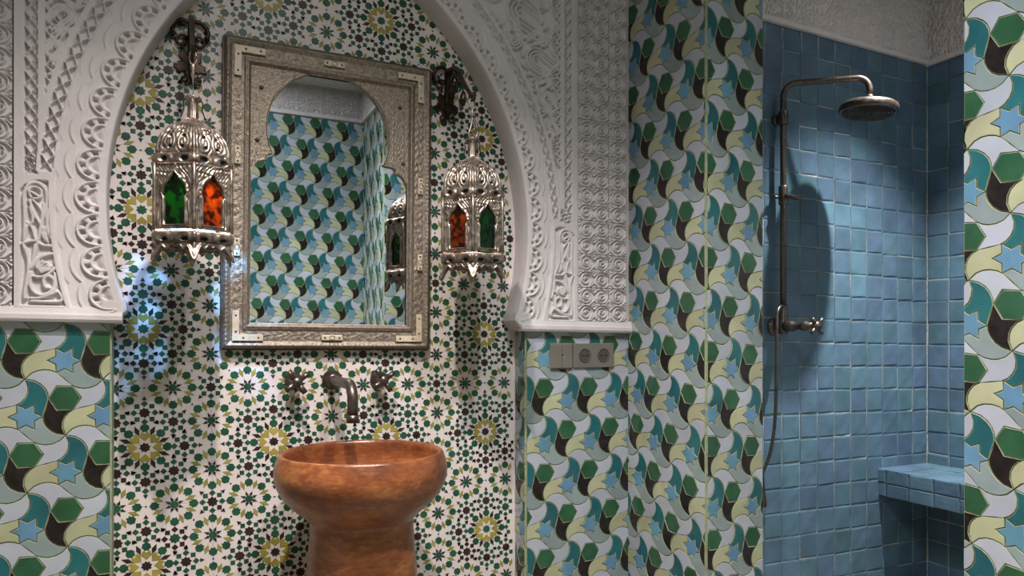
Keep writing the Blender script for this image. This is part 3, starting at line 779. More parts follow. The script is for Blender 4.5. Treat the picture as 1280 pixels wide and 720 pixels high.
def frieze(frame, u0, u1, z0, label, zc=ZC-H, shear=0):
    n = max(1, int(round((u1-u0)/.25))); wd = (u1-u0)/n; L = u1-u0; TRIM[0] += 1
    me = bmesh.new(); box_bm(me, ((u0+u1)/2, (z0+zc)/2+.02, .004), (L, zc-z0-.04, .012)); m2 = bm_me('frieze', me); m2.transform(frame)
    tr = struct('trim_%d' % TRIM[0], m2, M['plaster'], label=label)
    for i in range(n):
        o = bpy.data.objects.new('frieze_panel', FZ); u = u0+wd*(i+.5)
        o.matrix_world = frame @ Matrix.Translation((u, z0+.022+(zc-z0-.022)/2+shear*(u-u1), .017)) @ Matrix.Rotation(-PI/2, 4, 'X') @ Matrix.Diagonal((wd/.25, 1, (zc-z0-.022)/.25, 1))
        link(o, tr)
    me = bmesh.new(); box_bm(me, (0, 0, 0), (L, .022, .024), .004)
    m2 = bm_me('frieze_rail', me); m2.materials.append(M['plaster']); o = bpy.data.objects.new('frieze_rail', m2)
    o.matrix_world = frame @ Matrix.Translation(((u0+u1)/2, z0+.010-shear*(u1-u0)/2, .011)) @ Matrix.Rotation(math.atan(shear), 4, 'Z'); link(o, tr)
frieze(FS, 1.58, SX, 1.232, 'carved white frieze above the blue tiles of the shower back wall', zc=ZS-H, shear=-.022)
frieze(FSX, -SY, -.96, 1.228, 'carved white frieze above the blue tiles of the right shower wall', zc=ZS-H)
frieze(FF, -1.05, 1.29, 1.285, 'carved white frieze above the mosaic wall seen in the mirror'); frieze(FX(1.05), -.234, .21, 1.285, 'carved white frieze on the side of the pier behind the viewer'); frieze(FP, -1.49, -1.05, 1.285, 'carved white frieze on the front of the pier behind the viewer')
frieze(FX(XR), -.958, -.25, 1.27, 'carved white frieze above the right mosaic wall'); frieze(FX(1.37), -1.97, -1.60, 1.27, 'carved white frieze on the left side of the tiled pier'); frieze(FC, 1.36, 1.577, 1.27, 'carved white frieze on the front of the tiled pier')

# ------------------------------------------------------------------ mirror
def mirror():
    X0, X1, Z0, Z1 = .1165, .690, -.036, .795
    W, Hh = X1-X0, Z1-Z0; cx = (X0+X1)/2
    root = empty('framed_mirror', (cx, NY-.005, H+Z0), 'large mirror in embossed silver frame on the niche wall above the basin', 'mirror')
    root.rotation_euler = (0, -SHR*.6, 0)
    fw = .070
    # local: x across, z up from the bottom, y negative towards the room
    prof_t = np.linspace(0, fw, 30)
    def prof(t):
        y = .020+.010*sm(t, 0, .006)+.004*(sm(t, .006, .008)-sm(t, .010, .013))-.005*(sm(t, .013, .018)-sm(t, .050, .056))
        y += .003*np.exp(-((t-.0165)/.0016)**2)+.003*np.exp(-((t-.0535)/.0016)**2)+.004*np.exp(-((t-.0600)/.002)**2)-.010*sm(t, .062, .069)
        return y
    def emb(s, t):
        u = (t-.035)/.015; k = np.clip(1-u*u, 0, 1)**.5
        a = np.sin(s*190+2.2*np.sin(t*260))*np.cos(t*230+1.3*np.sin(s*95))
        b = np.abs(np.sin(s*150+np.sign(u)*u*u*2.4))
        ro = np.where((t > .004) & (t < .0125), np.cos(s*520), 0)*.0007
        return k*(.0009*a+.0010*b)+ro
    for name, p0, p1, p2, p3 in (('bottom_rail', (0, 0), (W, 0), (W-fw, fw), (fw, fw)), ('right_stile', (W, 0), (W, Hh), (W-fw, Hh-fw), (W-fw, fw)),
                                 ('top_rail', (W, Hh), (0, Hh), (fw, Hh-fw), (W-fw, Hh-fw)), ('left_stile', (0, Hh), (0, 0), (fw, fw), (fw, Hh-fw))):
        L = math.hypot(p1[0]-p0[0], p1[1]-p0[1]); ns = int(L/.0024)
        s = np.linspace(0, 1, ns); t = np.concatenate([[0], prof_t]); y0 = prof(t); y0[0] = 0
        Sg, Tg = np.meshgrid(s, t/fw)
        px = (1-Tg)*((1-Sg)*p0[0]+Sg*p1[0])+Tg*((1-Sg)*p3[0]+Sg*p2[0]); pz = (1-Tg)*((1-Sg)*p0[1]+Sg*p1[1])+Tg*((1-Sg)*p3[1]+Sg*p2[1])
        dirx, dirz = (p1[0]-p0[0])/L, (p1[1]-p0[1])/L; sl = px*dirx+pz*dirz
        e = emb(sl, Tg*fw); e[0] = 0
        P = np.stack([px-W/2, -(y0[:, None]+e), pz], -1)
        mesh_obj(name, grid_me(name, P), M['frame'], root)
    # flat glass
    me = bmesh.new(); box_bm(me, (0, -.012, Hh/2), (W-2*fw+.02, .004, Hh-2*fw+.02)); gl = mesh_obj('glass', bm_me('glass', me), M['mirror'], root)
    # horseshoe-arched inner panel
    ca, cz, r = .394-cx, .565-Z0, .168
    th0 = math.radians(-24)
    out_x0, out_x1, zt = -W/2+fw-.002, W/2-fw+.002, Hh-fw+.002
    zc = .478-Z0
    opening = [(out_x0, zc-.045), (out_x0+.005, zc-.030), (out_x0+.016, zc-.012), (out_x0+.030, zc-.004), (out_x0+.040, zc-.002), (out_x0+.042, zc+.012)]
    arc = []
    for k in range(61):
        a = PI-th0-(PI-2*th0)*k/60
        rz = r*1.02
        arc.append((ca+r*math.cos(a), cz+rz*math.sin(a)*(1.0 if math.sin(a) < 0 else 1.0)))
    right = [(out_x1-.042, zc+.012), (out_x1-.040, zc-.002), (out_x1-.030, zc-.004), (out_x1-.016, zc-.012), (out_x1-.005, zc-.030), (out_x1, zc-.045)]
    cur = opening+arc+right
    pts = [(p.x, p.y) for p in smooth_path([(a, b, 0) for a, b in cur], 3)]
    # map each to the rectangle border
    border = []; n = len(pts)
    per = [(out_x0, zc-.046), (out_x0, zt), (out_x1, zt), (out_x1, zc-.046)]; seg = [math.dist(per[i], per[i+1]) for i in range(3)]; tot = sum(seg)
    for i in range(n):
        f = i/(n-1)*tot
        # keep corners where the arch angle says so
        k = 0
        while k < 2 and f > seg[k]: f -= seg[k]; k += 1
        a, b = per[k], per[k+1]; border.append((a[0]+(b[0]-a[0])*f/seg[k], a[1]+(b[1]-a[1])*f/seg[k]))
    pt = np.array(pts); bd = np.array(border); T = np.concatenate([[0, 0, .012, .03, .05], np.linspace(.07, 1, 34)])
    Pm = pt[None]*(1-T[:, None, None])+bd[None]*T[:, None, None]
    x, z = Pm[..., 0], Pm[..., 1]
    def scr(x, z):
        i = np.floor(x/.030); j = np.floor(z/.030); u = x/.030-i-.5; v = z/.030-j-.5; ro = np.hypot(u, v); an = np.arctan2(v, u)*np.where((i+j) % 2 == 0, 1, -1)
        return np.sin(ro*26-an*1.0)*np.clip(1.25-1.7*ro, 0, 1)+.5*np.cos(an*6)*sm(ro, .42, .55)
    hh = .021+.0009*scr(x, z); hh += .004*(1-sm(T, .03, .06))[:, None]; hh[0] = .014
    Pn = np.stack([x, -hh, z], -1)
    mesh_obj('arched_panel', grid_me('arched_panel', Pn), M['frame'], root)
    for (bx, bz) in ((out_x0+.026, Hh-fw-.055), (out_x0+.017, zc+.05), (out_x1-.026, Hh-fw-.055), (out_x1-.015, zc+.03)):
        lathe('stud', [(0, .006), (.003, .0055), (.005, .003), (.006, 0)], M['rivet'], root, 14, Matrix.Translation((bx, -.022, bz)) @ Matrix.Rotation(PI/2, 4, 'X'))
    # bone plates
    def rivets(par, lst, y):
        for (x, z) in lst: lathe('rivet', [(0, .0026), (.0018, .0022), (.0028, .0008), (.003, 0)], M['rivet'], par, 10, Matrix.Translation((x, y, z)) @ Matrix.Rotation(PI/2, 4, 'X'))
    yb = -.030
    for sx, sz in ((-1, 1), (1, 1), (-1, 0), (1, 0)):
        x = sx*(W/2-.029); z = Hh-.027 if sz else .024; dz = -1 if sz else 1; dx = -sx; a, b = .074, .0175
        pl = [(x-dx*.004, z-dz*.003), (x+dx*a, z-dz*.003), (x+dx*a, z+dz*(b-.003)), (x+dx*(b-.004), z+dz*(b-.003)), (x+dx*(b-.004), z+dz*a*1.05), (x-dx*.004, z+dz*a*1.05)]
        if parea(pl) < 0: pl = pl[::-1]
        me = piece_me('corner_bracket', pl, .0045, .001); me.transform(Matrix(((1, 0, 0, 0), (0, 0, -1, yb), (0, 1, 0, 0), (0, 0, 0, 1))))
        o = mesh_obj('corner_bracket', me, [M['bone'], M['bone']], root, label='pale bone corner bracket')
        rivets(o, [(x+dx*.005, z+dz*.022), (x+dx*.005, z+dz*.065), (x+dx*.024, z+dz*.006), (x+dx*.062, z+dz*.006)], yb-.0044)
    mids = [(0, .031, 0), (0, Hh-.033, 0), (-W/2+.035, .27, 1), (-W/2+.035, .515, 1), (W/2-.032, .255, 1), (W/2-.032, .480, 1)]
    for x, z, vert in mids:
        lx, lz = (.0155, .048) if vert else (.058, .0155)
        bm = bmesh.new(); box_bm(bm, (x, yb-.0015, z), (lx, .006, lz), .0026)
        o = mesh_obj('plate', bm_me('plate', bm), M['bone'], root, label='small pale bone plate')
        k = .017; rivets(o, [(x, z-k), (x, z+k)] if vert else [(x-k*1.2, z), (x+k*1.2, z)], yb-.0044)
        ring = [(x+.0055*math.cos(a)*(1 if vert else 1.35), yb-.0046, z+.0055*math.sin(a)*(1.35 if vert else 1)) for a in np.linspace(0, 2*PI, 22)]
        tube('ring', ring, .0009, M['rivet'], o, 6)
    # dark back edge
    bm = bmesh.new()
    for c, s in (((-W/2-.001, -.010, Hh/2), (.006, .020, Hh)), ((W/2+.001, -.010, Hh/2), (.006, .020, Hh)), ((0, -.010, Hh+.001), (W, .020, .006)), ((0, -.010, -.001), (W, .020, .006))): box_bm(bm, c, s, .001)
    mesh_obj('back_edge', bm_me('back_edge', bm), M['frame_dark'], root)
mirror()

# ------------------------------------------------------------------ lanterns and brackets
def hexr(phi):                                 # radius factor of a hexagon with corners at k*60 deg
    a = (phi % (PI/3))-PI/6; return math.cos(PI/6)/np.cos(a)
def make_lantern(name, x, y, z0, rz, glass, label, bulb):
    """z0: height of the pane sill; one corner faces -Y before rotation"""
    root = empty(name, (x, y, z0), label, 'lantern', 'hanging silver lanterns', rz); root.scale = (.92, .92, 1.02)
    RV = .0955
    off = -PI/2
    # six pierced panels
    hb = .140; hw = RV*math.sin(PI/6)          # half width of a side
    ap = RV*math.cos(PI/6)
    for k in range(6):
        a = off+PI/6+k*PI/3; nx, ny = math.cos(a), math.sin(a); tx, ty = -ny, nx
        ow, oh = .0245, .070
        op = [(-ow, .010), (-ow, oh), (-ow-.0045, oh+.003), (-ow-.0045, oh+.005)]+[(-(ow+.003)*math.cos(b)-.0, oh+.008+.030*math.sin(b)+(.016*max(0, (b-1.0)/.57)**2)) for b in np.linspace(0, PI/2, 12)]
        op += [(-p[0], p[1]) for p in op[-2::-1]]+[(0, .010)]
        op = np.array(op+[op[0]])
        n_ = len(op)-1; i1 = 3; i2 = n_-1-1-3                 # shoulders on the left and right
        bd = np.zeros((n_+1, 2)); bd[:i1+1] = [(-hw, hb*t) for t in np.linspace(0, 1, i1+1)]
        bd[i1:i2+1] = [(-hw+2*hw*t, hb) for t in np.linspace(0, 1, i2-i1+1)]
        bd[i2:n_-1] = [(hw, hb*(1-t)) for t in np.linspace(0, 1, n_-1-i2)]; bd[n_-1] = (0, 0); bd[n_] = (-hw, 0)
        T = np.concatenate([[0, 0, .10, .2], np.linspace(.25, 1, 22)])
        m_ = 6; opf = np.repeat(op[:-1], m_, 0); bdf = np.repeat(bd[:-1], m_, 0)
        for q in range(m_):
            opf[q::m_] = op[:-1]*(1-q/m_)+op[1:]*(q/m_); bdf[q::m_] = bd[:-1]*(1-q/m_)+bd[1:]*(q/m_)
        Pm = opf[None]*(1-T[:, None, None])+bdf[None]*T[:, None, None]; u, v = Pm[..., 0], Pm[..., 1]
        e = .0015*np.sin(v*420+np.abs(u)*260)*np.cos(u*330+1.6*np.sin(v*210))+.0010*np.cos(v*640)*np.sin(np.abs(u)*800)
        h = .002+e; h += .0030*((T > .01) & (T < .23))[:, None]+.0022*(T > .93)[:, None]; h[0] = -.006
        P = np.stack([nx*(ap+h)+tx*u, ny*(ap+h)+ty*u, v], -1)
        pan = mesh_obj('panel', grid_me('panel', P[:, :, :], wrap=True), M['silver'], root)
        # corner-shaped glass pane
        gp = [(p[0], p[1]) for p in op[:-1]]; gv = [(nx*(ap-.003)+tx*a_, ny*(ap-.003)+ty*a_, b_) for a_, b_ in gp]+[(nx*(ap-.006)+tx*a_, ny*(ap-.006)+ty*a_, b_) for a_, b_ in gp]
        n = len(gp); me = pydata('pane', gv, [tuple(range(n)), tuple(range(2*n-1, n-1, -1))]+[(i, (i+1) % n, n+(i+1) % n, n+i) for i in range(n)])
        mesh_obj('pane', me, M['glass_'+glass[k]], pan, label=glass[k]+' glass pane')
        va = off+k*PI/3
        tube('corner_post', [((RV+.003)*math.cos(va), (RV+.003)*math.sin(va), zz) for zz in (-.002, .03, .07, .11, .141)], [.0052, .0042, .0048, .0042, .0052], M['silver'], root, 10)
    # embossed rims
    def rim(nm, prof, eye):
        n = 240; ph = np.linspace(0, 2*PI, n, endpoint=False); pr = np.array(smooth_path([(a, b, 0) for a, b in prof], 5))[:, :2]
        Ph, I = np.meshgrid(ph, np.arange(len(pr)), indexing='xy'); f = hexr(ph)[None]
        v = np.linspace(0, 1, len(pr))[:, None]
        side = (Ph % (PI/3))/(PI/3); al = (np.tan(side*PI/3-PI/6)/math.tan(PI/6)+1)/2      # 0..1 along the side
        cell = (al*2) % 1-.5; vv = (v-.5)*2
        ell = np.hypot(cell/.20, vv/.28); ring = np.exp(-((np.hypot(cell/.33, vv/.5)-1)/.22)**2)
        h = .0022*ring-.0070*(1-sm(ell, .75, 1.0))*eye+.0009*np.sin(al*60)*np.cos(vv*4)
        bev = sm(np.abs(vv), .8, 1)
        h = h*(1-bev)
        r = pr[:, 0:1]*f+h
        P = np.stack([r*np.cos(Ph+off), r*np.sin(Ph+off), np.repeat(pr[:, 1:2], n, 1)], -1)
        me = grid_me(nm, P, wrap=True); deep = (ell < .92) & (np.abs(vv)*np.ones_like(ell) < .5)
        o = mesh_obj(nm, me, [M['silver'], M['hole']], root); me.polygons.foreach_set('material_index', deep[:-1].astype(np.int32).ravel())  # eye pits coloured dark for the shade inside pierced holes
    rim('upper_rim', [(.050, .139), (.092, .140), (.101, .143), (.1035, .150), (.1020, .158), (.098, .162), (.090, .165)], 1)
    rim('lower_rim', [(.086, -.002), (.097, -.004), (.1035, -.009), (.1035, -.018), (.100, -.024), (.092, -.026), (.050, -.024), (.0, -.024)], 1)
    # dome
    n = 264; ph = np.linspace(0, 2*PI, n, endpoint=False); t = np.linspace(0, 1, 56)
    key_t = [0, .18, .41, .57, .73, .86, 1.0]; key_r = [.0930, .0920, .0840, .0730, .0530, .0320, .0110]
    r0 = np.interp(t, key_t, key_r); r0 = np.convolve(np.pad(r0, 3, 'edge'), np.ones(7)/7, 'valid'); r0[:3] = .0925
    Ph, T = np.meshgrid(ph, t); f = hexr(ph)[None]; f = 1+(f-1)*(1-.5*T)
    al = ((Ph % (PI/3))/(PI/3)-.5)*2
    u = al; v = T
    e = .0011*np.sin(np.hypot((np.abs(u)-.45)*2.6, (v-.28)*4.2)*13-np.arctan2(v-.28, np.abs(u)-.45)*1.0)*(1-sm(v, .70, .85))*(1-sm(np.abs(u), .82, .95))
    e += .0010*np.cos(u*22)*sm(v, .35, .6)*(1-sm(np.abs(u), .8, .95))
    e += .0036*np.exp(-((np.abs(u)-1)/.07)**2)+.0020*np.exp(-((np.abs(u)-.80)/.05)**2)
    for cu, cv in ((.38, .16), (.42, .42), (.13, .64)): e += -.0060*np.exp(-(((np.abs(u)-cu)/.10)**2+((v-cv)/.035)**2)**2)
    r = r0[:, None]*f+e
    P = np.stack([r*np.cos(Ph+off), r*np.sin(Ph+off), .163+.094*T**1.0], -1)
    me = grid_me('dome', P, wrap=True); pit = np.zeros_like(u)
    for cu, cv in ((.38, .16), (.42, .42), (.13, .64)): pit = np.maximum(pit, np.exp(-(((np.abs(u)-cu)/.10)**2+((v-cv)/.035)**2)**2))
    mesh_obj('dome', me, [M['silver'], M['hole']], root); me.polygons.foreach_set('material_index', (pit[:-1] > .55).astype(np.int32).ravel())  # closed dome pits, the shade of an opening put into their colour
    # apron with pendants at the corners
    n = 240; ph = np.linspace(0, 2*PI, n, endpoint=False); v = np.linspace(0, 1, 12)
    Ph, V = np.meshgrid(ph, v); side = (Ph % (PI/3))/(PI/3)-.5; s_ = np.abs(side)*2
    drop = .010+.034*sm(s_, .62, 1.0)**1.2+.010*np.exp(-((s_-.45)/.16)**2)+.004*np.exp(-(s_/.12)**2)
    f = hexr(ph)[None]; flare = .0935+.0030*V+.012*V*V*sm(s_, .5, 1)
    e = .0016*np.sin(V*14+s_*8)*np.cos(s_*16)
    r = flare*f+e; P = np.stack([r*np.cos(Ph+off), r*np.sin(Ph+off), -.024-drop*V], -1)
    Pi = P.copy(); Pi[..., 0] *= .97; Pi[..., 1] *= .97
    mesh_obj('apron', grid_me('apron', np.concatenate([P, Pi[::-1]], 0), wrap=True), M['silver'], root)
    # neck and crown
    pr = [(.0145, .248), (.0155, .252), (.0125, .258), (.0118, .292), (.0130, .296), (.0185, .300), (.0200, .303), (.0185, .305), (.006, .304), (0, .304)]
    P = lathe_pts(pr, 48); a = np.linspace(0, 2*PI, 48, endpoint=False)
    P[2:4, :, 0] *= 1+.05*np.cos(a*12); P[2:4, :, 1] *= 1+.05*np.cos(a*12)
    for i in (5, 6, 7): P[i, :, 2] += .0025*np.cos(a*8)
    mesh_obj('neck', grid_me('neck', P[:, ::-1], wrap=True), M['silver'], root)
    for s_ in (-1, 1):
        tube('crown_loop', smooth_path([(s_*.016, -.003, .302), (s_*.022, -.003, .292), (s_*.021, -.003, .278), (s_*.028, -.003, .258)], 6), .0016, M['iron'], root, 8)
    # lamp inside the dome
    l = bpy.data.lights.new('lantern_bulb', 'POINT'); l.energy = bulb; l.shadow_soft_size = .005; l.color = (1, .93, .84)
    lo = bpy.data.objects.new('lantern_bulb', l); lo.location = (0, -.020, .176); link(lo, root)
    return root
LXY = ((.042, 1.80), (.730, 1.80))
make_lantern('hanging_lantern', LXY[0][0], LXY[0][1], H+.234, 0, ['orange', 'green', 'blue', 'blue', 'orange', 'green'], 'pierced silver lantern left of the mirror with green and orange glass', 55)
make_lantern('hanging_lantern', LXY[1][0], LXY[1][1], H+.219, math.radians(-21), ['green', 'orange', 'green', 'orange', 'green', 'orange'], 'pierced silver lantern right of the mirror with orange and green glass', 14)
def make_bracket(x, ztop, zcrown, label, hook, dx):
    root = empty('lantern_bracket', (x, NY-.005, H+ztop), label, 'bracket', 'scrolled brackets holding the lanterns')
    Y0, Y1 = 0.0, LXY[0][1]-(NY-.005)
    n = 96; pl = []
    for k in range(n):
        a = 2*PI*k/n; r = .022+.016*abs(math.cos(2.5*(a+PI/2)))**1.5+.003*math.cos(15*a)
        pl.append((r*math.cos(a)*1.05, r*math.sin(a)*1.1-.045))
    me = piece_me('wall_plate', pl, .006, .002); me.transform(Matrix(((1, 0, 0, 0), (0, 0, -1, 0), (0, 1, 0, 0), (0, 0, 0, 1))))
    mesh_obj('wall_plate', me, [M['iron'], M['iron']], root)
    tube('back_bar', [(0, -.006, .055), (0, -.008, 0), (0, -.006, -.09)], [.006, .007, .004], M['iron'], root, 10)
    for s in (-1, 1):
        tube('horn', smooth_path([(0, -.012, .058), (s*.016, -.014, .066), (s*.034, -.014, .058), (s*.043, -.013, .040), (s*.038, -.012, .026)], 6), [.0055]*24+[.0085], M['iron'], root, 10)
        tube('scroll', [(p[0], -.010, p[1]) for p in spiral((s*.020, .012), .003, .020, PI/2, s*1.25, 26)], .0038, M['iron'], root, 8)
        tube('scroll', [(p[0], -.010, p[1]) for p in spiral((s*.014, -.088), .003, .012, 0, s*1.25, 26)], .0034, M['iron'], root, 8)
    ye = Y1
    lean = lambda pts: [(p[0]+dx*p[1]/Y1, p[1], p[2]) for p in pts]
    arm = smooth_path([(0, -.006, -.02), (0, -.030, .025), (0, -.070, .042), (0, -.130, .022), (0, -.190, -.035), (0, ye+.010, -.095), (0, ye-.012, -.112), (0, ye-.020, -.094)], 8)
    tube('arm', lean(arm), [.0080-.0035*k/len(arm) for k in range(len(arm))], M['iron'], root, 10)
    tube('arm_curl', lean([(0, -.085+p[0], -.020+p[1]) for p in spiral((0, 0), .004, .042, 1.2, 1.4, 40)]), .0042, M['iron'], root, 8)
    tube('arm_curl', lean([(0, -.185+p[0], -.085+p[1]) for p in spiral((0, 0), .004, .030, 1.2, -1.3, 40)]), .0036, M['iron'], root, 8)
    # link and drop down to the crown
    zc = zcrown-ztop
    zl = -.105
    tube('link', [(dx+.0075*math.cos(a), Y1+.002, zl-.014+.016*math.sin(a)) for a in np.linspace(0, 2*PI, 20)], .0020, M['silver'], root, 7)
    if hook:
        lathe('drop', [(0, zl-.026), (.0030, zl-.028), (.0022, zl-.036), (.0045, zl-.042), (.0022, zl-.048), (.0022, zc+.05)], M['silver'], root, 14, Matrix.Translation((dx, Y1, 0)))
        tubes('hook', [(smooth_path([(dx, Y1, zc+.055), (dx+.010, Y1, zc+.040), (dx+.016, Y1, zc+.016), (dx+.008, Y1, zc+.000)], 6), [.0022+.0026*math.sin(PI*k/18) for k in range(19)]), (smooth_path([(dx, Y1, zc+.052), (dx-.004, Y1, zc+.03), (dx-.010, Y1, zc+.012), (dx-.008, Y1, zc+.0)], 6), .0026)], M['silver'], root, 8)
    else:
        lathe('drop', [(0, zl-.026), (.0035, zl-.028), (.0065, zl-.036), (.0035, zl-.044), (.0055, zl-.054), (.003, zl-.060), (.0012, zl-.066), (.0012, zc)], M['silver'], root, 14, Matrix.Translation((dx, Y1, 0)))
make_bracket(.042, .755, .234+.312, 'scrolled dark brass bracket above the lantern left of the mirror', False, 0)
make_bracket(.752, .745, .219+.314, 'scrolled dark brass bracket above the lantern right of the mirror', True, -.022)

# ------------------------------------------------------------------ basin
def basin():
    root = empty('pedestal_basin', (.428, 1.785, 0), 'round brown clay pedestal washbasin standing under the wall spout', 'basin'); root.scale = (.985, .985, 1)
    zr = H-.287
    prof = [(.1365, -.160), (.150, -.147), (.172, -.128), (.193, -.105), (.208, -.080), (.2145, -.052), (.2125, -.028), (.2065, -.010), (.2030, -.002), (.1985, .0008), (.1935, -.002), (.1900, -.010), (.1890, -.030), (.185, -.060), (.170, -.095), (.140, -.122), (.09, -.137), (.03, -.142), (0, -.142)]
    pr = [(p.x, zr+p.y) for p in smooth_path([(a, b, 0) for a, b in prof], 4)]
    lathe('bowl', pr, M['basin'], root, 96)
    ped = [(0, 0), (.19, 0), (.196, .012), (.192, .03), (.176, .09), (.162, .20), (.151, .36), (.143, .48), (.1345, .60), (.1295, .660), (.1290, zr-.178), (.1315, zr-.166), (.138, zr-.158)]
    pr = [(p.x, p.y) for p in smooth_path([(a, b, 0) for a, b in ped], 4)]
    lathe('pedestal', pr, M['basin'], root, 96)
    lathe('drain', [(0, zr-.138), (.016, zr-.138), (.022, zr-.139), (.024, zr-.142)], M['bronze'], root, 28)
basin()
# ------------------------------------------------------------------ wall taps
ROTY = Matrix.Rotation(PI/2, 4, 'X')          # lathe axis z -> -y (out of the wall)
def tap(x, z, label, twist, g):
    root = empty('tap', (x, NY-.006, H+z), label, 'tap', g)
    lathe('escutcheon', [(0, .0), (.0245, 0), (.025, .004), (.0235, .009), (.019, .011), (.0175, .016), (.015, .018), (.012, .030), (.011, .052), (0, .052)], M['bronze'], root, 36, ROTY)
    hub = [(0, .044), (.0125, .044), (.0135, .050), (.0135, .066), (.011, .070), (0, .071)]
    h = lathe('cross_handle', hub, M['bronze'], root, 24, ROTY)
    for k in range(4):
        a = twist+k*PI/2; ca, sa = math.cos(a), math.sin(a)
        tube('spoke', [(ca*.005, -.060, sa*.005), (ca*.026, -.060, sa*.026), (ca*.037, -.060, sa*.037)], [.0080, .0076, .0080], M['bronze'], h, 12)
tap(.3035, -.125, 'dark bronze cross-handle wall tap left of the spout', .65, 'pair of wall taps')
tap(.543, -.126, 'dark bronze cross-handle wall tap right of the spout', .6, 'pair of wall taps')
def spout():
    root = empty('basin_spout', (.409, NY-.006, H-.124), 'dark bronze bent wall spout between the two taps above the basin', 'faucet')
    lathe('escutcheon', [(0, 0), (.0275, 0), (.0285, .004), (.027, .010), (.0225, .012), (.0215, .018), (.0190, .020), (.0175, .026), (.016, .030), (0, .030)], M['bronze'], root, 40, ROTY)
    L = .262; path = [(0, -.02, 0), (0, -.10, 0), (0, -(L-.05), 0)]
    path = [(0, -.02-k*(L-.06)/10, 0) for k in range(11)]+[(0, -(L-.04)-.04*math.sin(a), -.04+.04*math.cos(a)) for a in np.linspace(.15, PI/2, 9)]+[(0, -L, -.055), (0, -L, -.078)]
    tube('pipe', path, .0135, M['bronze'], root, 22)
    lathe('nozzle', [(0, -.074), (.0150, -.074), (.0152, -.094), (.0120, -.0945), (.0118, -.088), (0, -.088)], M['bronze'], root, 24, Matrix.Translation((0, -L, 0)))
spout()

# ------------------------------------------------------------------ switch and sockets
def plate_piece(name, c, s, mat, par, bev=.0015, **k): return box(name, c, s, mat, par, bev, **k)
def sockets():
    z = -.0635
    r = empty('light_switch', (1.1095, YB-.006, H+z), 'grey square light switch plate left of the double socket', 'switch')
    plate_piece('plate', (0, -.003, 0), (.079, .008, .082), M['socket'], r, .002)
    plate_piece('rocker', (-.0195, -.0085, 0), (.0365, .004, .075), M['socket'], r); plate_piece('rocker', (.0195, -.0085, 0), (.0365, .004, .075), M['socket'], r)
    lathe('mark', [(0, .0006), (.0022, .0006), (.0024, 0)], M['hole'], r, 12, Matrix.Translation((.002, -.0104, .004)) @ ROTY)
    lathe('indicator', [(0, .0006), (.0018, .0006), (.002, 0)], M['bone'], r, 12, Matrix.Translation((.007, -.0104, -.004)) @ ROTY)
    r = empty('double_socket', (1.2285, YB-.006, H+z+.001), 'grey double power socket with two round sockets on the mosaic wall', 'socket')
    plate_piece('plate', (0, -.003, 0), (.152, .008, .079), M['socket'], r, .002)
    for x in (-.0345, .0360):
        o = lathe('socket_well', [(.0225, -.0005), (.0225, .0018), (.0208, .0022), (.0200, -.0045), (0, -.0045)], M['socket_dark'], r, 36, Matrix.Translation((x, -.0070, 0)) @ ROTY)
        f = lathe('socket_face', [(.0200, .0002), (0, .0004)], M['socket_dark'], r, 36, Matrix.Translation((x, -.0070, 0)) @ ROTY)
        for dx in (-.0095, .0095): lathe('pin_hole', [(.0030, .0008), (.0018, .0010), (0, .0008)], M['hole'], f, 12, Matrix.Translation((x+dx, -.0072, 0)) @ ROTY)
        lathe('screw', [(.0024, .0008), (0, .0010)], M['rivet'], f, 12, Matrix.Translation((x, -.0072, 0)) @ ROTY)
sockets()

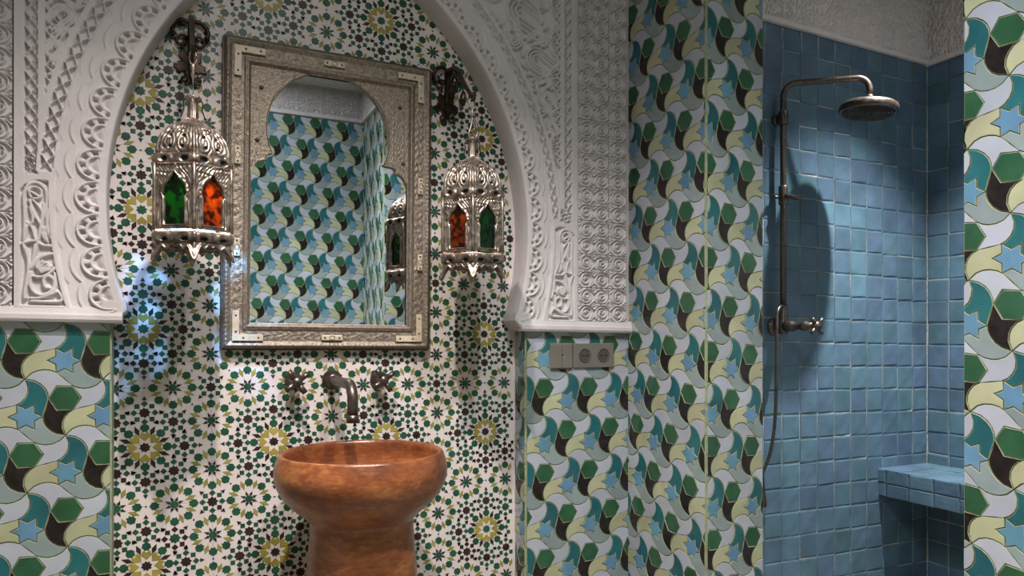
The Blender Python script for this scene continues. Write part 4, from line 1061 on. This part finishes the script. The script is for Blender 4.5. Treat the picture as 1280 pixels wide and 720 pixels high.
# ------------------------------------------------------------------ shower set
def shower():
    X0, Y0 = 2.190, 2.124
    root = empty('shower_set', (X0, Y0, 0), 'dark bronze riser shower with round rain head on the blue tiled wall', 'shower')
    zt = H+1.0; zm = H+.045; hx, hy, hz = .216, -.220, H+.988
    d = Vector((hx, hy, hz-zt)); r = .05
    path = [(0, 0, zm), (0, 0, zt-.3), (0, 0, zt-r)]+[tuple(Vector((0, 0, zt-r+r*math.sin(a)))+d.normalized()*(r-r*math.cos(a))) for a in np.linspace(.2, PI/2, 7)]
    e = Vector((hx, hy, hz)); e0 = e-d.normalized()*.045
    path += [tuple(Vector((0, 0, zt))+d*f) for f in (.3, .55, .75)]+[tuple(e0)]+[tuple(e0+d.normalized()*.045*math.sin(a)+Vector((0, 0, -.045*(1-math.cos(a))))) for a in np.linspace(.25, PI/2, 7)]
    path += [(hx, hy, hz-.075)]
    tube('riser', path, .0118, M['bronze'], root, 16)
    zh = hz-.122
    lathe('swivel', [(0, zh+.055), (.011, .055+zh), (.0145, .048+zh), (.0145, .036+zh), (.010, .030+zh), (.018, .022+zh), (.03, .018+zh), (0, .017+zh)], M['bronze'], root, 24, Matrix.Translation((hx, hy, 0)))
    hd = lathe('shower_head', [(0, zh+.021), (.060, zh+.020), (.096, zh+.016), (.1035, zh+.010), (.105, zh), (.1045, zh-.012), (.101, zh-.017), (.096, zh-.018), (.094, zh-.014), (0, zh-.014)], M['bronze'], root, 64, Matrix.Translation((hx, hy, 0)))
    v = []; f = []
    for ring in range(1, 9):
        for k in range(ring*6):
            a = 2*PI*k/(ring*6); x, y = hx+ring*.0108*math.cos(a), hy+ring*.0108*math.sin(a); b = len(v)
            v += [(x+.0026*math.cos(q*PI/3), y+.0026*math.sin(q*PI/3), zh-.0138) for q in range(6)]+[(x+.0016*math.cos(q*PI/3), y+.0016*math.sin(q*PI/3), zh-.020) for q in range(6)]
            f += [tuple(b+6+q for q in range(6))]+[(b+q, b+(q+1) % 6, b+6+(q+1) % 6, b+6+q) for q in range(6)]
    mesh_obj('nozzles', pydata('nozzles', v, f), M['rivet'], hd, kind='stuff')
    ax = Vector((math.sin(math.radians(25.23)), math.cos(math.radians(25.23)), 0)); pv = Vector((hx, hy, zh+.04))
    tl = Matrix.Translation(pv) @ Matrix.Rotation(math.radians(6), 4, ax) @ Matrix.Translation(-pv)
    for o in (hd, hd.children[0]): o.data.transform(tl)
    # wall bracket
    zb = H+.865
    lathe('clamp', [(0, zb+.026), (.017, zb+.026), (.0185, zb+.022), (.0185, zb-.022), (.017, zb-.026), (0, zb-.026)], M['bronze'], root, 24)
    tube('bracket_arm', [(0, 0, zb), (0, .03, zb), (0, SY-Y0-.0112, zb)], .0085, M['bronze'], root, 14)
    lathe('bracket_plate', [(0, .012), (.020, .010), (.0235, .004), (.024, 0), (0, 0)], M['bronze'], root, 28, Matrix.Translation((0, SY-Y0-.0112, zb)) @ ROTY)
    # sliding holder
    zs = H+.555
    lathe('slider', [(0, zs+.040), (.0165, zs+.040), (.018, zs+.036), (.018, zs-.030), (.0155, zs-.036), (0, zs-.036)], M['bronze'], root, 24)
    tube('slider_hook', [(-.010, -.02, zs-.004), (.03, -.045, zs-.012), (.040, -.055, zs-.012)], [.008, .010, .012], M['bronze'], root, 12)
    tube('slider_knob', [(0, .0, zs-.006), (-.028, .008, zs-.006), (-.040, .012, zs-.006)], [.006, .006, .011], M['bronze'], root, 12)
    # mixer reaching out of the wall
    z = H+.038
    yw = SY-Y0-.0112
    lathe('mixer_plate', [(0, .010), (.028, .009), (.034, .004), (.035, 0), (0, 0)], M['bronze'], root, 32, Matrix.Translation((-.012, yw, z)) @ ROTY)
    lathe('mixer_body', [(0, 0), (.017, 0), (.017, .03), (.013, .034), (.013, .048), (.0205, .054), (.0205, .090), (.014, .096), (.014, .135), (.018, .140), (.018, .160), (.012, .166), (.012, .195), (0, .197)], M['bronze'], root, 28, Matrix.Translation((-.006, yw, z)) @ ROTY)
    hd = lathe('cross_handle', [(0, .188), (.014, .188), (.016, .195), (.016, .212), (0, .214)], M['bronze'], root, 24, Matrix.Translation((-.004, yw, z)) @ ROTY)
    for k in range(4):
        a = .75+k*PI/2; ca, sa = math.cos(a), math.sin(a)
        tube('spoke', [(-.004+ca*.006, yw-.203, z+sa*.006), (-.004+ca*.030, yw-.203, z+sa*.030), (-.004+ca*.038, yw-.203, z+sa*.038)], [.008, .0072, .008], M['bronze'], hd, 12)
    lathe('collar', [(0, z+.085), (.0155, z+.085), (.017, z+.080), (.017, z+.030), (.020, z+.022), (.020, z-.022), (.014, z-.030), (0, z-.030)], M['bronze'], root, 24)
    # hose
    tube('hose', smooth_path([(0, -.004, z+.078), (-.035, -.02, z+.078), (-.062, -.03, z+.050), (-.070, -.035, z-.04), (-.072, -.035, z-.20), (-.076, -.03, z-.38), (-.092, -.02, z-.50), (-.125, -.01, z-.58)], 8), .0062, M['bronze'], root, 12)
    lathe('hand_spray', [(0, z-.70), (.019, z-.70), (.021, z-.69), (.015, z-.64), (.010, z-.60), (.0085, z-.575), (0, z-.57)], M['bronze'], root, 20, Matrix.Translation((-.125, -.01, 0)))
shower()
# ------------------------------------------------------------------ recessed ceiling lamps
for (x, y, zc_, lb) in ((.17, 1.0, ZC, 'round recessed downlight in the ceiling before the basin niche'), (.62, .62, ZC, 'round recessed downlight in the ceiling near the mosaic pier'), (2.51, 1.555, ZS, 'round recessed downlight in the shower ceiling')):
    r = empty('ceiling_downlight', (x, y, zc_), lb, 'lamp', 'recessed downlights')
    lathe('ring', [(.036, -.001), (.036, -.006), (.046, -.007), (.050, -.004), (.051, 0)], M['silver'], r, 32)
